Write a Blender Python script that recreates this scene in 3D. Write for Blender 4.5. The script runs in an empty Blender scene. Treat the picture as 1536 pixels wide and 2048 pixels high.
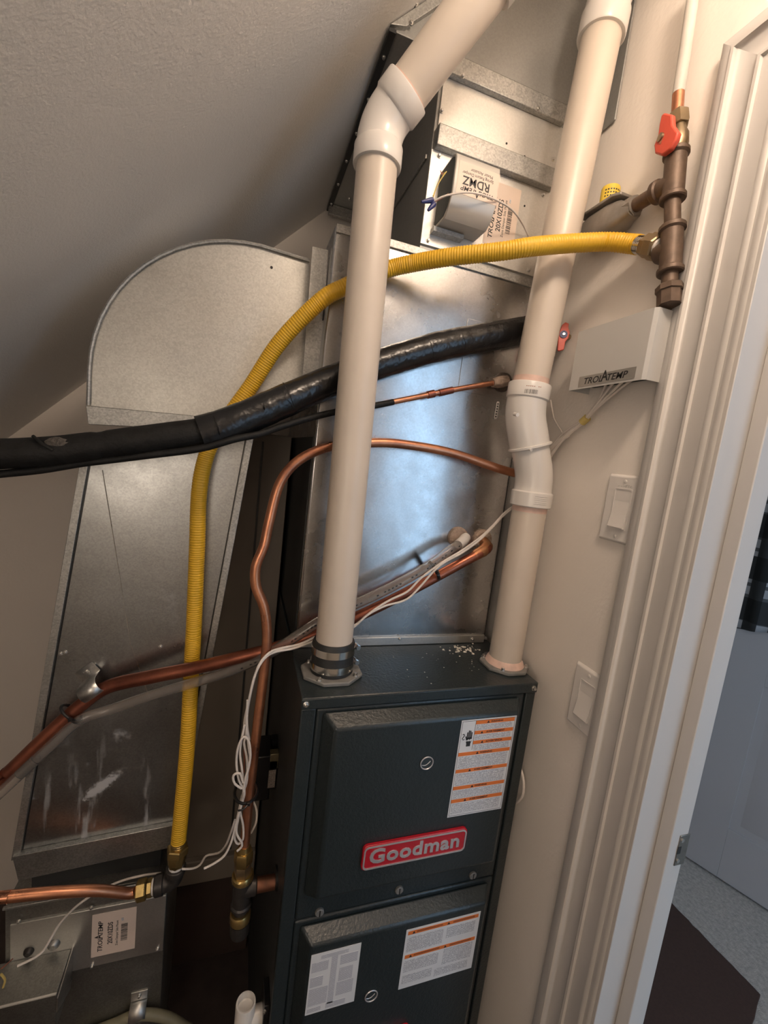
import bpy, bmesh, math, random
from mathutils import Vector, Matrix
random.seed(7)
PI = math.pi
V = Vector
scene = bpy.context.scene
COL = scene.collection

# ------------------------------------------------------------------ camera
FPX = 852.0                      # focal length in pixels of a 1536 x 2048 frame
H = 1.5                          # lens height above the floor
RC = Matrix(((0.94594891, -0.30233358, 0.11736724),
             (0.07120723, -0.15944486, -0.9846354),
             (0.31640195, 0.93977218, -0.12929835)))   # rows: right, down, forward
cam_d = bpy.data.cameras.new('camera')
cam = bpy.data.objects.new('camera', cam_d)
COL.objects.link(cam)
cam_d.sensor_width = 36.0
cam_d.sensor_fit = 'AUTO'
cam_d.lens = FPX / 2048 * 36
cam_d.clip_start = 0.02
cm = Matrix((RC[0], -RC[1], -RC[2])).transposed().to_4x4()
cm.translation = V((0, 0, H))
cam.matrix_world = cm
scene.camera = cam

# ------------------------------------------------------------------ world, lights, exposure
scene.view_settings.view_transform = 'Standard'
scene.view_settings.look = 'None'
scene.view_settings.gamma = 1.0
scene.view_settings.use_curve_mapping = False
scene.view_settings.exposure = 0.32
w = bpy.data.worlds.new('world')
scene.world = w
w.use_nodes = True
w.node_tree.nodes['Background'].inputs[0].default_value = (0.75, 0.85, 1.0, 1)
w.node_tree.nodes['Background'].inputs[1].default_value = 0.02

def lamp(name, kind, loc, energy, col, target=None, **kw):
    d = bpy.data.lights.new(name, kind)
    d.energy = energy
    d.color = col
    for k, v in kw.items():
        setattr(d, k, v)
    o = bpy.data.objects.new(name, d)
    COL.objects.link(o)
    o.location = loc
    if target is not None:
        o.rotation_euler = (V(target) - V(loc)).to_track_quat('-Z', 'Y').to_euler()
    return o

lamp('closet_bulb', 'POINT', (0.345, 0.13, H + 0.745), 7.5, (1.0, 0.79, 0.61), shadow_soft_size=0.05)
lamp('closet_fill', 'POINT', (-0.50, -0.55, H - 0.08), 7.5, (1.0, 0.84, 0.69), shadow_soft_size=0.22)  # unseen fill light, added behind the lens at left to lift the shadows
lamp('hall_daylight', 'AREA', (1.35, -1.75, 1.45), 16.0, (0.46, 0.71, 1.0), (0.9, 0.5, 1.1), shape='RECTANGLE', size=1.35, size_y=1.8)
lamp('hall_ceiling_light', 'AREA', (1.2, -0.6, 2.40), 2.0, (1.0, 0.86, 0.70), (1.2, -0.6, 0), shape='DISK', size=0.3)

# ------------------------------------------------------------------ pixel -> world on a known plane
def ray(x, y):
    return RC.transposed() @ V(((x - 768) / FPX, (y - 1024) / FPX, 1.0))
def PY(x, y, Y):
    r = ray(x, y); r = r * (Y / r.y); return V((r.x, r.y, r.z + H))
def PX(x, y, X):
    r = ray(x, y); r = r * (X / r.x); return V((r.x, r.y, r.z + H))
def PZ(x, y, z):
    r = ray(x, y); r = r * ((z - H) / r.z); return V((r.x, r.y, r.z + H))
def PP(x, y, p0, n):
    r = ray(x, y); c = V((0, 0, H)); t = (V(p0) - c).dot(n) / r.dot(n); return c + r * t

# ------------------------------------------------------------------ materials
def new_mat(name):
    m = bpy.data.materials.new(name)
    m.use_nodes = True
    nt = m.node_tree
    return m, nt, nt.nodes['Principled BSDF']
def N(nt, t, **kw):
    n = nt.nodes.new(t)
    for k, v in kw.items():
        if k.startswith('i_'):
            n.inputs[int(k[2:])].default_value = v
        else:
            setattr(n, k, v)
    return n
def L(nt, a, b):
    nt.links.new(a, b)
def mixc(nt, fac, a, b):
    m = nt.nodes.new('ShaderNodeMix'); m.data_type = 'RGBA'
    if isinstance(fac, float): m.inputs[0].default_value = fac
    else: L(nt, fac, m.inputs[0])
    for s, v in ((6, a), (7, b)):
        if isinstance(v, tuple): m.inputs[s].default_value = (*v, 1)
        else: L(nt, v, m.inputs[s])
    return m.outputs[2]
def ramp(nt, src, p0, p1, c0=0.0, c1=1.0):
    r = nt.nodes.new('ShaderNodeMapRange'); r.clamp = True
    L(nt, src, r.inputs[0])
    for i, v in enumerate((p0, p1, c0, c1)): r.inputs[i + 1].default_value = v
    return r.outputs[0]
def coords(nt):
    return N(nt, 'ShaderNodeNewGeometry').outputs['Position']
def noise(nt, co, scale, detail=3.0, rough=0.55):
    n = N(nt, 'ShaderNodeTexNoise'); L(nt, co, n.inputs['Vector'])
    n.inputs['Scale'].default_value = scale; n.inputs['Detail'].default_value = detail; n.inputs['Roughness'].default_value = rough
    return n.outputs[0]
def bump(nt, bs, src, strength, dist=0.001):
    b = N(nt, 'ShaderNodeBump'); b.inputs['Strength'].default_value = strength; b.inputs['Distance'].default_value = dist
    L(nt, src, b.inputs['Height']); L(nt, b.outputs[0], bs.inputs['Normal'])

def paint(name, col, rough=0.5, metallic=0.0, var=0.08, vs=6.0, bs_=0.0, bscale=150.0, bdist=0.0006, spec=None, coat=0.0):
    m, nt, b = new_mat(name)
    co = coords(nt)
    n = noise(nt, co, vs)
    dark = tuple(c * (1 - var) for c in col); lite = tuple(min(1, c * (1 + var)) for c in col)
    L(nt, mixc(nt, ramp(nt, n, 0.3, 0.7), dark, lite), b.inputs['Base Color'])
    b.inputs['Roughness'].default_value = rough
    b.inputs['Metallic'].default_value = metallic
    if spec is not None: b.inputs['Specular IOR Level'].default_value = spec
    if coat: b.inputs['Coat Weight'].default_value = coat
    if bs_: bump(nt, b, noise(nt, co, bscale, 2.0), bs_, bdist)
    return m

def galv(name, col=(0.60, 0.60, 0.58), r0=0.22, r1=0.42, spangle=0.10, stain=0.25, stain_col=(0.33, 0.33, 0.31), lime=0.0, lime_z=(0.0, 0.0), fac=1.0, smear=None):
    """zinc coated sheet: spangles, smudges, optional white lime deposits with a shape of their own"""
    m, nt, b = new_mat(name)
    co = coords(nt)
    vo = N(nt, 'ShaderNodeTexVoronoi'); vo.inputs['Scale'].default_value = 380.0; L(nt, co, vo.inputs['Vector'])
    sp = N(nt, 'ShaderNodeSeparateColor'); L(nt, vo.outputs['Color'], sp.inputs[0])
    base = mixc(nt, sp.outputs[0], tuple(c * (1 - spangle) for c in col), tuple(min(1, c * (1 + spangle)) for c in col))
    n1 = noise(nt, co, 5.0, 6.0, 0.65)
    base = mixc(nt, ramp(nt, n1, 0.48, 0.72, 0.0, stain), base, stain_col)
    n2 = noise(nt, co, 45.0, 4.0, 0.6)
    base = mixc(nt, ramp(nt, n2, 0.60, 0.75, 0.0, stain * 0.8), base, stain_col)
    rough = ramp(nt, noise(nt, co, 9.0, 5.0, 0.6), 0.3, 0.7, r0, r1)
    met = None
    if lime:
        mp = N(nt, 'ShaderNodeMapping'); L(nt, co, mp.inputs[0]); mp.inputs['Scale'].default_value = (38, 38, 5)
        st = noise(nt, mp.outputs[0], 1.0, 5.0, 0.7)
        blob = noise(nt, co, 8.0, 6.0, 0.75)
        sz = N(nt, 'ShaderNodeSeparateXYZ'); L(nt, co, sz.inputs[0])
        zf = ramp(nt, sz.outputs[2], lime_z[0], lime_z[1], 1.0, 0.0)
        a = N(nt, 'ShaderNodeMath', operation='MULTIPLY'); L(nt, ramp(nt, st, 0.57, 0.66), a.inputs[0]); L(nt, zf, a.inputs[1])
        bl = ramp(nt, blob, 0.60, 0.72)
        mx = N(nt, 'ShaderNodeMath', operation='MAXIMUM'); L(nt, a.outputs[0], mx.inputs[0]); L(nt, bl, mx.inputs[1])
        if smear:
            c_, ang, la_, wb_ = smear
            mp2 = N(nt, 'ShaderNodeMapping', vector_type='TEXTURE'); L(nt, co, mp2.inputs[0])
            mp2.inputs['Location'].default_value = c_; mp2.inputs['Rotation'].default_value = (0, -ang, 0); mp2.inputs['Scale'].default_value = (la_, 9.0, wb_)
            vl = N(nt, 'ShaderNodeVectorMath', operation='LENGTH'); L(nt, mp2.outputs[0], vl.inputs[0])
            ad = N(nt, 'ShaderNodeMath', operation='MULTIPLY_ADD'); L(nt, noise(nt, co, 260.0, 3.0, 0.7), ad.inputs[0]); ad.inputs[1].default_value = 1.5; L(nt, vl.outputs['Value'], ad.inputs[2])
            m2 = N(nt, 'ShaderNodeMath', operation='MAXIMUM'); L(nt, mx.outputs[0], m2.inputs[0]); L(nt, ramp(nt, ad.outputs[0], 1.25, 1.65, 1.0, 0.0), m2.inputs[1]); mx = m2
        ml = N(nt, 'ShaderNodeMath', operation='MULTIPLY'); L(nt, mx.outputs[0], ml.inputs[0]); ml.inputs[1].default_value = lime
        base = mixc(nt, ml.outputs[0], base, (0.50, 0.50, 0.52))
        met = ramp(nt, ml.outputs[0], 0, 1, fac, 0.0)
        rr = N(nt, 'ShaderNodeMath', operation='MAXIMUM'); L(nt, rough, rr.inputs[0]); L(nt, ml.outputs[0], rr.inputs[1]); rough = rr.outputs[0]
    L(nt, base, b.inputs['Base Color']); L(nt, rough, b.inputs['Roughness'])
    if met is not None: L(nt, met, b.inputs['Metallic'])
    else: b.inputs['Metallic'].default_value = fac
    bump(nt, b, noise(nt, co, 7.0, 2.0), 0.25, 0.004)
    return m

def copper(name, col, col2, r=0.30):
    m, nt, b = new_mat(name)
    co = coords(nt)
    c = mixc(nt, ramp(nt, noise(nt, co, 18.0, 5.0, 0.6), 0.42, 0.68), col, col2)
    L(nt, c, b.inputs['Base Color']); b.inputs['Metallic'].default_value = 0.9
    L(nt, ramp(nt, noise(nt, co, 30.0), 0.3, 0.7, r - 0.05, r + 0.15), b.inputs['Roughness'])
    return m

def fineprint(name, paper, ink, pitch=2.2, dens=0.46):
    """rows of print too small to read, in the label's own millimetre UVs"""
    m, nt, b = new_mat(name)
    uv = N(nt, 'ShaderNodeUVMap').outputs[0]
    s = N(nt, 'ShaderNodeSeparateXYZ'); L(nt, uv, s.inputs[0])
    d = N(nt, 'ShaderNodeMath', operation='DIVIDE'); L(nt, s.outputs[1], d.inputs[0]); d.inputs[1].default_value = pitch
    fr = N(nt, 'ShaderNodeMath', operation='FRACT'); L(nt, d.outputs[0], fr.inputs[0])
    fl = N(nt, 'ShaderNodeMath', operation='FLOOR'); L(nt, d.outputs[0], fl.inputs[0])
    c = N(nt, 'ShaderNodeCombineXYZ'); L(nt, s.outputs[0], c.inputs[0])
    k = N(nt, 'ShaderNodeMath', operation='MULTIPLY'); L(nt, fl.outputs[0], k.inputs[0]); k.inputs[1].default_value = 17.3; L(nt, k.outputs[0], c.inputs[1])
    n = noise(nt, c.outputs[0], 0.9, 2.0)
    g1 = N(nt, 'ShaderNodeMath', operation='GREATER_THAN'); L(nt, n, g1.inputs[0]); g1.inputs[1].default_value = dens
    g2 = N(nt, 'ShaderNodeMath', operation='GREATER_THAN'); L(nt, fr.outputs[0], g2.inputs[0]); g2.inputs[1].default_value = 0.45
    mm = N(nt, 'ShaderNodeMath', operation='MULTIPLY'); L(nt, g1.outputs[0], mm.inputs[0]); L(nt, g2.outputs[0], mm.inputs[1])
    L(nt, mixc(nt, mm.outputs[0], paper, ink), b.inputs['Base Color'])
    b.inputs['Roughness'].default_value = 0.45
    return m

M = {}
M['wall'] = paint('wall_paint', (0.84, 0.785, 0.725), 0.62, var=0.02, vs=2.0, bs_=0.5, bscale=130, bdist=0.0012)
M['ceil'] = paint('ceiling_paint', (0.86, 0.845, 0.825), 0.75, var=0.02, vs=2.0, bs_=0.5, bscale=240, bdist=0.0012)
M['trim'] = paint('trim_paint', (0.56, 0.54, 0.52), 0.38, var=0.02, vs=3.0)
M['floor'] = paint('closet_floor', (0.050, 0.036, 0.032), 0.7, var=0.2, vs=20)
M['carpet'] = paint('hall_carpet', (0.46, 0.44, 0.415), 0.95, var=0.22, vs=90.0, bs_=0.9, bscale=400, bdist=0.004)
M['mat'] = paint('brown_mat', (0.055, 0.030, 0.024), 0.85, var=0.1, vs=120, bs_=0.4, bscale=500, bdist=0.002)
M['door'] = paint('hall_door_paint', (0.42, 0.42, 0.44), 0.38, var=0.02, vs=2)
M['galv'] = galv('galvanized')
M['coil'] = galv('galvanized_bright', (0.52, 0.52, 0.52), 0.18, 0.34, 0.05, 0.22, (0.36, 0.35, 0.33))
M['galvd'] = galv('galvanized_limed', (0.36, 0.37, 0.37), 0.26, 0.40, 0.10, 0.30, (0.22, 0.22, 0.21), lime=0.75, lime_z=(0.62, 1.0), smear=(PY(203, 1572, 0.86), math.radians(40), 0.055, 0.014))
M['elbow'] = galv('galvanized_matte', (0.54, 0.535, 0.505), 0.40, 0.58, 0.10, 0.22, (0.42, 0.41, 0.38))
M['galvm'] = galv('galvanized_dull', (0.44, 0.44, 0.425), 0.42, 0.58, 0.18, 0.3)
M['damper'] = galv('damper_plate_zinc', (0.70, 0.69, 0.66), 0.40, 0.52, 0.04, 0.10, (0.5, 0.49, 0.46))
M['plen'] = galv('plenum_zinc', (0.37, 0.37, 0.355), 0.36, 0.48, 0.05, 0.2, fac=0.55)
M['lowbox'] = galv('lower_duct_zinc', (0.33, 0.33, 0.31), 0.38, 0.55, 0.12, 0.25, (0.24, 0.23, 0.21))
M['screw'] = paint('screw_steel', (0.62, 0.61, 0.59), 0.28, 1.0, var=0.1, vs=200)
M['pvc'] = paint('pvc_cream', (0.63, 0.555, 0.475), 0.36, var=0.04, vs=9)
M['pvcw'] = paint('pvc_white', (0.72, 0.69, 0.655), 0.26, var=0.02, vs=9)
M['primer'] = paint('primer_stain', (0.70, 0.50, 0.42), 0.4, var=0.1, vs=60)
M['furn'] = paint('furnace_paint', (0.018, 0.026, 0.029), 0.34, var=0.06, vs=8, bs_=0.5, bscale=190, bdist=0.0012, spec=0.6)
M['furns'] = paint('furnace_side_paint', (0.030, 0.031, 0.031), 0.5, var=0.08, vs=8)
M['flange'] = paint('grey_flange', (0.20, 0.195, 0.185), 0.5, var=0.12, vs=60)
M['rubber'] = paint('black_rubber', (0.018, 0.019, 0.019), 0.5, var=0.15, vs=30)
M['foam'] = paint('black_foam', (0.009, 0.009, 0.009), 0.62, var=0.4, vs=40, bs_=0.5, bscale=160, bdist=0.002, spec=0.3)
M['tape'] = paint('black_tape', (0.009, 0.009, 0.010), 0.27, var=0.2, vs=30, bs_=0.6, bscale=60, bdist=0.003)
M['steel'] = paint('stainless', (0.68, 0.66, 0.62), 0.16, 1.0, var=0.04, vs=30)
M['yellow'] = paint('yellow_jacket', (0.72, 0.42, 0.025), 0.42, var=0.07, vs=16)
M['copper'] = copper('copper_tube', (0.60, 0.27, 0.15), (0.38, 0.16, 0.10))
M['copdrain'] = copper('copper_drain', (0.36, 0.125, 0.075), (0.22, 0.075, 0.05), 0.36)
M['brass'] = copper('brass', (0.50, 0.36, 0.14), (0.28, 0.19, 0.08), 0.28)
M['brassd'] = copper('brass_dull', (0.40, 0.30, 0.18), (0.26, 0.20, 0.13), 0.4)
M['iron'] = paint('black_iron', (0.125, 0.084, 0.060), 0.52, 0.35, var=0.25, vs=60, bs_=0.4, bscale=200)
M['irond'] = paint('black_iron_dark', (0.05, 0.045, 0.042), 0.42, 0.5, var=0.25, vs=60)
M['red'] = paint('red_handle', (0.62, 0.085, 0.050), 0.4, var=0.06, vs=30)
M['redb'] = paint('badge_red', (0.46, 0.012, 0.025), 0.25, var=0.05, vs=30)
M['silver'] = paint('badge_silver', (0.62, 0.60, 0.62), 0.32, 0.6, var=0.06, vs=30)
M['blue'] = paint('blue_cap', (0.03, 0.04, 0.16), 0.4, var=0.1, vs=60)
M['reg'] = paint('regulator_grey', (0.27, 0.245, 0.22), 0.42, 0.35, var=0.15, vs=40)
M['ycap'] = paint('yellow_cap', (0.72, 0.52, 0.06), 0.5, var=0.04, vs=40)
M['box'] = paint('control_box_grey', (0.54, 0.535, 0.52), 0.5, var=0.02, vs=5)
M['boxin'] = paint('box_inside', (0.05, 0.06, 0.06), 0.6)
M['ltag'] = paint('silver_label', (0.36, 0.35, 0.325), 0.35, 0.4, var=0.05, vs=40)
M['ink'] = paint('black_ink', (0.02, 0.02, 0.022), 0.5)
M['plate'] = paint('switch_plate', (0.74, 0.71, 0.68), 0.32, var=0.01)
M['wire'] = paint('white_wire', (0.72, 0.66, 0.61), 0.42, var=0.06, vs=50)
M['wirey'] = paint('yellow_wire', (0.62, 0.48, 0.16), 0.45)
M['wireb'] = paint('brown_wire', (0.35, 0.13, 0.08), 0.45)
M['paper'] = paint('label_paper', (0.70, 0.71, 0.73), 0.42, var=0.02, vs=30)
M['cream'] = paint('label_cream', (0.74, 0.61, 0.52), 0.45, var=0.02, vs=30)
M['orange'] = paint('label_orange', (0.74, 0.19, 0.04), 0.42, var=0.03, vs=40)
M['print'] = fineprint('fine_print', (0.70, 0.71, 0.73), (0.26, 0.27, 0.31))
M['print2'] = fineprint('fine_print_dense', (0.68, 0.69, 0.73), (0.34, 0.35, 0.40), 2.0, 0.36)
M['bracket'] = paint('bracket_metal', (0.30, 0.27, 0.17), 0.35, 0.8, var=0.1, vs=60)
M['black'] = paint('black_plastic', (0.012, 0.012, 0.013), 0.3)
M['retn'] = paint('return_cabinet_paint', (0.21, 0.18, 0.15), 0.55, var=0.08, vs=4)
M['debris'] = paint('plaster_bits', (0.62, 0.60, 0.54), 0.8, var=0.2, vs=300)
M['seal'] = paint('duct_sealant', (0.34, 0.255, 0.20), 0.7, var=0.3, vs=80, bs_=0.8, bscale=200, bdist=0.003)
M['strike'] = paint('strike_metal', (0.32, 0.30, 0.27), 0.35, 1.0, var=0.1, vs=80)
M['conduit'] = paint('flex_conduit', (0.22, 0.20, 0.13), 0.5, var=0.1, vs=40)
mg, nt, b = new_mat('clear_tube')
b.inputs['Base Color'].default_value = (0.90, 0.86, 0.82, 1); b.inputs['Roughness'].default_value = 0.16
b.inputs['Transmission Weight'].default_value = 0.93; b.inputs['IOR'].default_value = 1.35
M['clear'] = mg
mg, nt, b = new_mat('plug_film')
b.inputs['Base Color'].default_value = (0.035, 0.045, 0.05, 1); b.inputs['Roughness'].default_value = 0.10
M['plug'] = mg
# plaid cloth: crossing bands in the cloth's own UVs (metres)
mg, nt, b = new_mat('plaid_cloth')
uv = N(nt, 'ShaderNodeUVMap').outputs[0]
s_ = N(nt, 'ShaderNodeSeparateXYZ'); L(nt, uv, s_.inputs[0])
def band(src, period, width, off):
    d = N(nt, 'ShaderNodeMath', operation='MULTIPLY_ADD'); L(nt, src, d.inputs[0]); d.inputs[1].default_value = 1 / period; d.inputs[2].default_value = off
    f = N(nt, 'ShaderNodeMath', operation='FRACT'); L(nt, d.outputs[0], f.inputs[0])
    g = N(nt, 'ShaderNodeMath', operation='LESS_THAN'); L(nt, f.outputs[0], g.inputs[0]); g.inputs[1].default_value = width
    return g.outputs[0]
bu = band(s_.outputs[0], 0.075, 0.42, 0.2); bv = band(s_.outputs[1], 0.16, 0.45, 0.99)
fine = band(s_.outputs[1], 0.045, 0.30, 0.1)
sm = N(nt, 'ShaderNodeMath', operation='ADD'); L(nt, bu, sm.inputs[0]); L(nt, bv, sm.inputs[1])
c1 = mixc(nt, ramp(nt, sm.outputs[0], 0, 1), (0.010, 0.011, 0.011), (0.030, 0.032, 0.034))
both = N(nt, 'ShaderNodeMath', operation='MULTIPLY'); L(nt, bu, both.inputs[0]); L(nt, bv, both.inputs[1])
c2 = mixc(nt, both.outputs[0], c1, (0.34, 0.35, 0.37))
fm = N(nt, 'ShaderNodeMath', operation='MULTIPLY'); L(nt, fine, fm.inputs[0]); L(nt, both.outputs[0], fm.inputs[1])
L(nt, mixc(nt, fm.outputs[0], c2, (0.09, 0.095, 0.10)), b.inputs['Base Color']); b.inputs['Roughness'].default_value = 0.9
M['plaid'] = mg

# ------------------------------------------------------------------ mesh builder
class MB:
    def __init__(s):
        s.v = []; s.f = []; s.uv = None
    def add(s, vs, fs):
        o = len(s.v); s.v += [tuple(p) for p in vs]; s.f += [tuple(i + o for i in f) for f in fs]; return s
    def box(s, a, b_):
        x0, y0, z0 = a; x1, y1, z1 = b_
        vs = [(x, y, z) for z in (z0, z1) for y in (y0, y1) for x in (x0, x1)]
        return s.add(vs, [(0, 2, 3, 1), (4, 5, 7, 6), (0, 1, 5, 4), (2, 6, 7, 3), (0, 4, 6, 2), (1, 3, 7, 5)])
    def hexa(s, q0, q1):
        """solid between two quads of matching corners"""
        vs = list(q0) + list(q1)
        return s.add(vs, [(3, 2, 1, 0), (4, 5, 6, 7), (0, 1, 5, 4), (1, 2, 6, 5), (2, 3, 7, 6), (3, 0, 4, 7)])
    def prism(s, poly, ext):
        """closed 3D polygon swept by the vector ext"""
        n = len(poly); e = V(ext)
        vs = [V(p) for p in poly] + [V(p) + e for p in poly]
        fs = [tuple(range(n - 1, -1, -1)), tuple(range(n, 2 * n))] + [(i, (i + 1) % n, n + (i + 1) % n, n + i) for i in range(n)]
        return s.add(vs, fs)
    def ring(s, outer, inner, ext):
        n = len(outer); e = V(ext)
        vs = [V(p) for p in outer] + [V(p) for p in inner] + [V(p) + e for p in outer] + [V(p) + e for p in inner]
        fs = []
        for i in range(n):
            j = (i + 1) % n
            fs += [(i, j, n + j, n + i), (2 * n + j, 2 * n + i, 3 * n + i, 3 * n + j), (j, i, 2 * n + i, 2 * n + j), (n + i, n + j, 3 * n + j, 3 * n + i)]
        return s.add(vs, fs)
    def sweep(s, pts, rads, seg=12, caps=True, flat=1.0, side=None):
        """round section along exact points, one radius each"""
        pts = [V(p) for p in pts]; n = len(pts)
        if not hasattr(rads, '__len__'): rads = [rads] * n
        tang = []
        for i in range(n):
            a = pts[max(0, i - 1)]; c = pts[min(n - 1, i + 1)]
            d = c - a
            if d.length < 1e-9:
                d = (pts[min(n - 1, i + 2)] - pts[max(0, i - 2)])
            tang.append(d.normalized())
        t = tang[0]; u = t.orthogonal().normalized()
        if side is not None: u = (V(side) - t * t.dot(V(side))).normalized()
        vs = []
        for i in range(n):
            t2 = tang[i]
            u = (u - t2 * u.dot(t2)); u = u.normalized() if u.length > 1e-6 else t2.orthogonal().normalized()
            w_ = t2.cross(u)
            for k in range(seg):
                a = 2 * PI * k / seg
                vs.append(pts[i] + (u * math.cos(a) + w_ * math.sin(a) * flat) * rads[i])
        fs = [(i * seg + k, i * seg + (k + 1) % seg, (i + 1) * seg + (k + 1) % seg, (i + 1) * seg + k) for i in range(n - 1) for k in range(seg)]
        if caps:
            fs += [tuple(range(seg - 1, -1, -1)), tuple((n - 1) * seg + k for k in range(seg))]
        return s.add(vs, fs)
    def tube(s, ctrl, r, seg=12, step=0.012, **kw):
        return s.sweep(spline(ctrl, step), r, seg, **kw)
    def cyl(s, a, b_, r, seg=16, r2=None):
        return s.sweep([a, b_], [r, r if r2 is None else r2], seg)
    def sphere(s, c, r, seg=12, sc=(1, 1, 1)):
        c = V(c); rows = seg // 2
        vs = [c + V((0, 0, r * sc[2]))]
        for i in range(1, rows):
            a = PI * i / rows
            for k in range(seg):
                t = 2 * PI * k / seg
                vs.append(c + V((r * math.sin(a) * math.cos(t) * sc[0], r * math.sin(a) * math.sin(t) * sc[1], r * math.cos(a) * sc[2])))
        vs.append(c - V((0, 0, r * sc[2])))
        fs = [(0, 1 + k, 1 + (k + 1) % seg) for k in range(seg)]
        for i in range(rows - 2):
            o = 1 + i * seg
            fs += [(o + k, o + seg + k, o + seg + (k + 1) % seg, o + (k + 1) % seg) for k in range(seg)]
        o = 1 + (rows - 2) * seg; e = len(vs) - 1
        fs += [(o + k, e, o + (k + 1) % seg) for k in range(seg)]
        return s.add(vs, fs)
    def build(s, name, mat, parent=None, bevel=0.0, smooth=35, seg=2, uvs=None):
        me = bpy.data.meshes.new(name)
        me.from_pydata(s.v, [], s.f)
        me.validate()
        bm = bmesh.new(); bm.from_mesh(me); bmesh.ops.recalc_face_normals(bm, faces=bm.faces[:]); bm.to_mesh(me); bm.free()
        me.materials.append(M[mat] if isinstance(mat, str) else mat)
        if uvs:
            ul = me.uv_layers.new(name='UVMap')
            for lp in me.loops: ul.data[lp.index].uv = uvs[lp.vertex_index]
        me.shade_smooth(); me.set_sharp_from_angle(angle=math.radians(smooth))
        o = bpy.data.objects.new(name, me)
        COL.objects.link(o)
        if parent is not None:
            o.parent = parent
            o.matrix_parent_inverse = parent_inv(parent)
        if bevel:
            md = o.modifiers.new('bevel', 'BEVEL'); md.width = bevel; md.segments = seg; md.limit_method = 'ANGLE'; md.angle_limit = math.radians(40)
        return o
WORLD = {}
def parent_inv(p):
    m = p.matrix_basis.copy() if p.parent is None else WORLD.get(p.name, Matrix.Identity(4))
    return m.inverted() if p.parent is None else (WORLD[p.name].inverted() if p.name in WORLD else parent_world(p).inverted())
def parent_world(p):
    m = p.matrix_basis.copy()
    if p.parent is not None: m = parent_world(p.parent) @ p.matrix_parent_inverse @ m
    return m
def parent_inv(p):
    return parent_world(p).inverted()

def spline(ctrl, step=0.012):
    """Catmull-Rom through the control points"""
    P = [V(p) for p in ctrl]
    if len(P) == 2:
        n = max(1, int((P[1] - P[0]).length / step)); return [P[0].lerp(P[1], i / n) for i in range(n + 1)]
    P = [P[0] * 2 - P[1]] + P + [P[-1] * 2 - P[-2]]
    out = []
    for i in range(1, len(P) - 2):
        p0, p1, p2, p3 = P[i - 1:i + 3]
        n = max(2, int((p2 - p1).length / step))
        for k in range(n):
            t = k / n
            out.append(0.5 * ((2 * p1) + (p2 - p0) * t + (2 * p0 - 5 * p1 + 4 * p2 - p3) * t * t + (3 * p1 - p0 - 3 * p2 + p3) * t ** 3))
    out.append(P[-2].copy())
    return out

def run_on(pts, gap, zmin=0.05, far=1.2):
    """carry a line on, straight, until it meets the sloped ceiling or the floor"""
    a, b2 = pts[-2], pts[-1]; d = (b2 - a).normalized(); t = far
    k = d.z - d.x
    if k > 1e-6: t = min(t, (H + 0.532 - gap - (b2.z - b2.x)) / k)
    if d.z < -1e-6: t = min(t, (zmin - b2.z) / d.z)
    return pts + [b2 + d * max(t, 0.01)]
def thing(name, label, cat, loc=(0, 0, 0), group=None):
    o = bpy.data.objects.new(name, None)
    COL.objects.link(o); o.location = loc; o.empty_display_size = 0.05
    o['label'] = label; o['category'] = cat
    if group: o['group'] = group
    return o
def tag(o, label, cat, group=None):
    o['label'] = label; o['category'] = cat
    if group: o['group'] = group
    return o
def struct(o):
    o['kind'] = 'structure'; return o

def frame(o, u, v):
    u = V(u).normalized(); v = V(v).normalized(); n = u.cross(v)
    m = Matrix((u, v, n)).transposed().to_4x4(); m.translation = V(o); return m
def rrect(wd, ht, r, seg=6, x=0, y=0):
    out = []
    for cx, cy, a0 in ((wd - r, ht - r, 0), (r, ht - r, 90), (r, r, 180), (wd - r, r, 270)):
        for k in range(seg + 1):
            a = math.radians(a0 + 90 * k / seg); out.append((x + cx + r * math.cos(a), y + cy + r * math.sin(a)))
    return out
def on(fr, pts, n=0.0):
    return [fr @ V((p[0], p[1], n)) for p in pts]
def nrm(fr):
    return fr.to_3x3() @ V((0, 0, 1))
def pane(fr, x0, y0, x1, y1, n, name, mat, parent, t=0.00025):
    """thin printed rectangle on a frame, UVs in millimetres"""
    mb = MB().prism(on(fr, [(x0, y0), (x1, y0), (x1, y1), (x0, y1)], n), nrm(fr) * t)
    q = [(x0 * 1000, y0 * 1000), (x1 * 1000, y0 * 1000), (x1 * 1000, y1 * 1000), (x0 * 1000, y1 * 1000)]
    return mb.build(name, mat, parent, uvs=q + q)
def text(s, size, fr, x, y, n, name, mat, parent, align='LEFT', ext=0.0002, bold=0.0, sx=1.0, rot=0.0, shear=0.0, bev=0.0, space=1.0):
    c = bpy.data.curves.new(name, 'FONT'); c.body = s; c.size = size; c.align_x = align; c.align_y = 'CENTER'
    c.extrude = ext; c.offset = bold; c.shear = shear; c.resolution_u = 3; c.bevel_depth = bev; c.space_character = space
    t = bpy.data.objects.new(name + '_curve', c); COL.objects.link(t)
    dg = bpy.context.evaluated_depsgraph_get()
    me = bpy.data.meshes.new_from_object(t.evaluated_get(dg))
    bpy.data.objects.remove(t); bpy.data.curves.remove(c)
    me.transform(fr @ Matrix.Translation((x, y, n)) @ Matrix.Rotation(rot, 4, 'Z') @ Matrix.Diagonal((sx, 1, 1, 1)))
    me.materials.clear(); me.materials.append(M[mat])
    me.name = name
    o = bpy.data.objects.new(name, me); COL.objects.link(o)
    if parent is not None:
        o.parent = parent; o.matrix_parent_inverse = parent_inv(parent)
    return o
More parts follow.
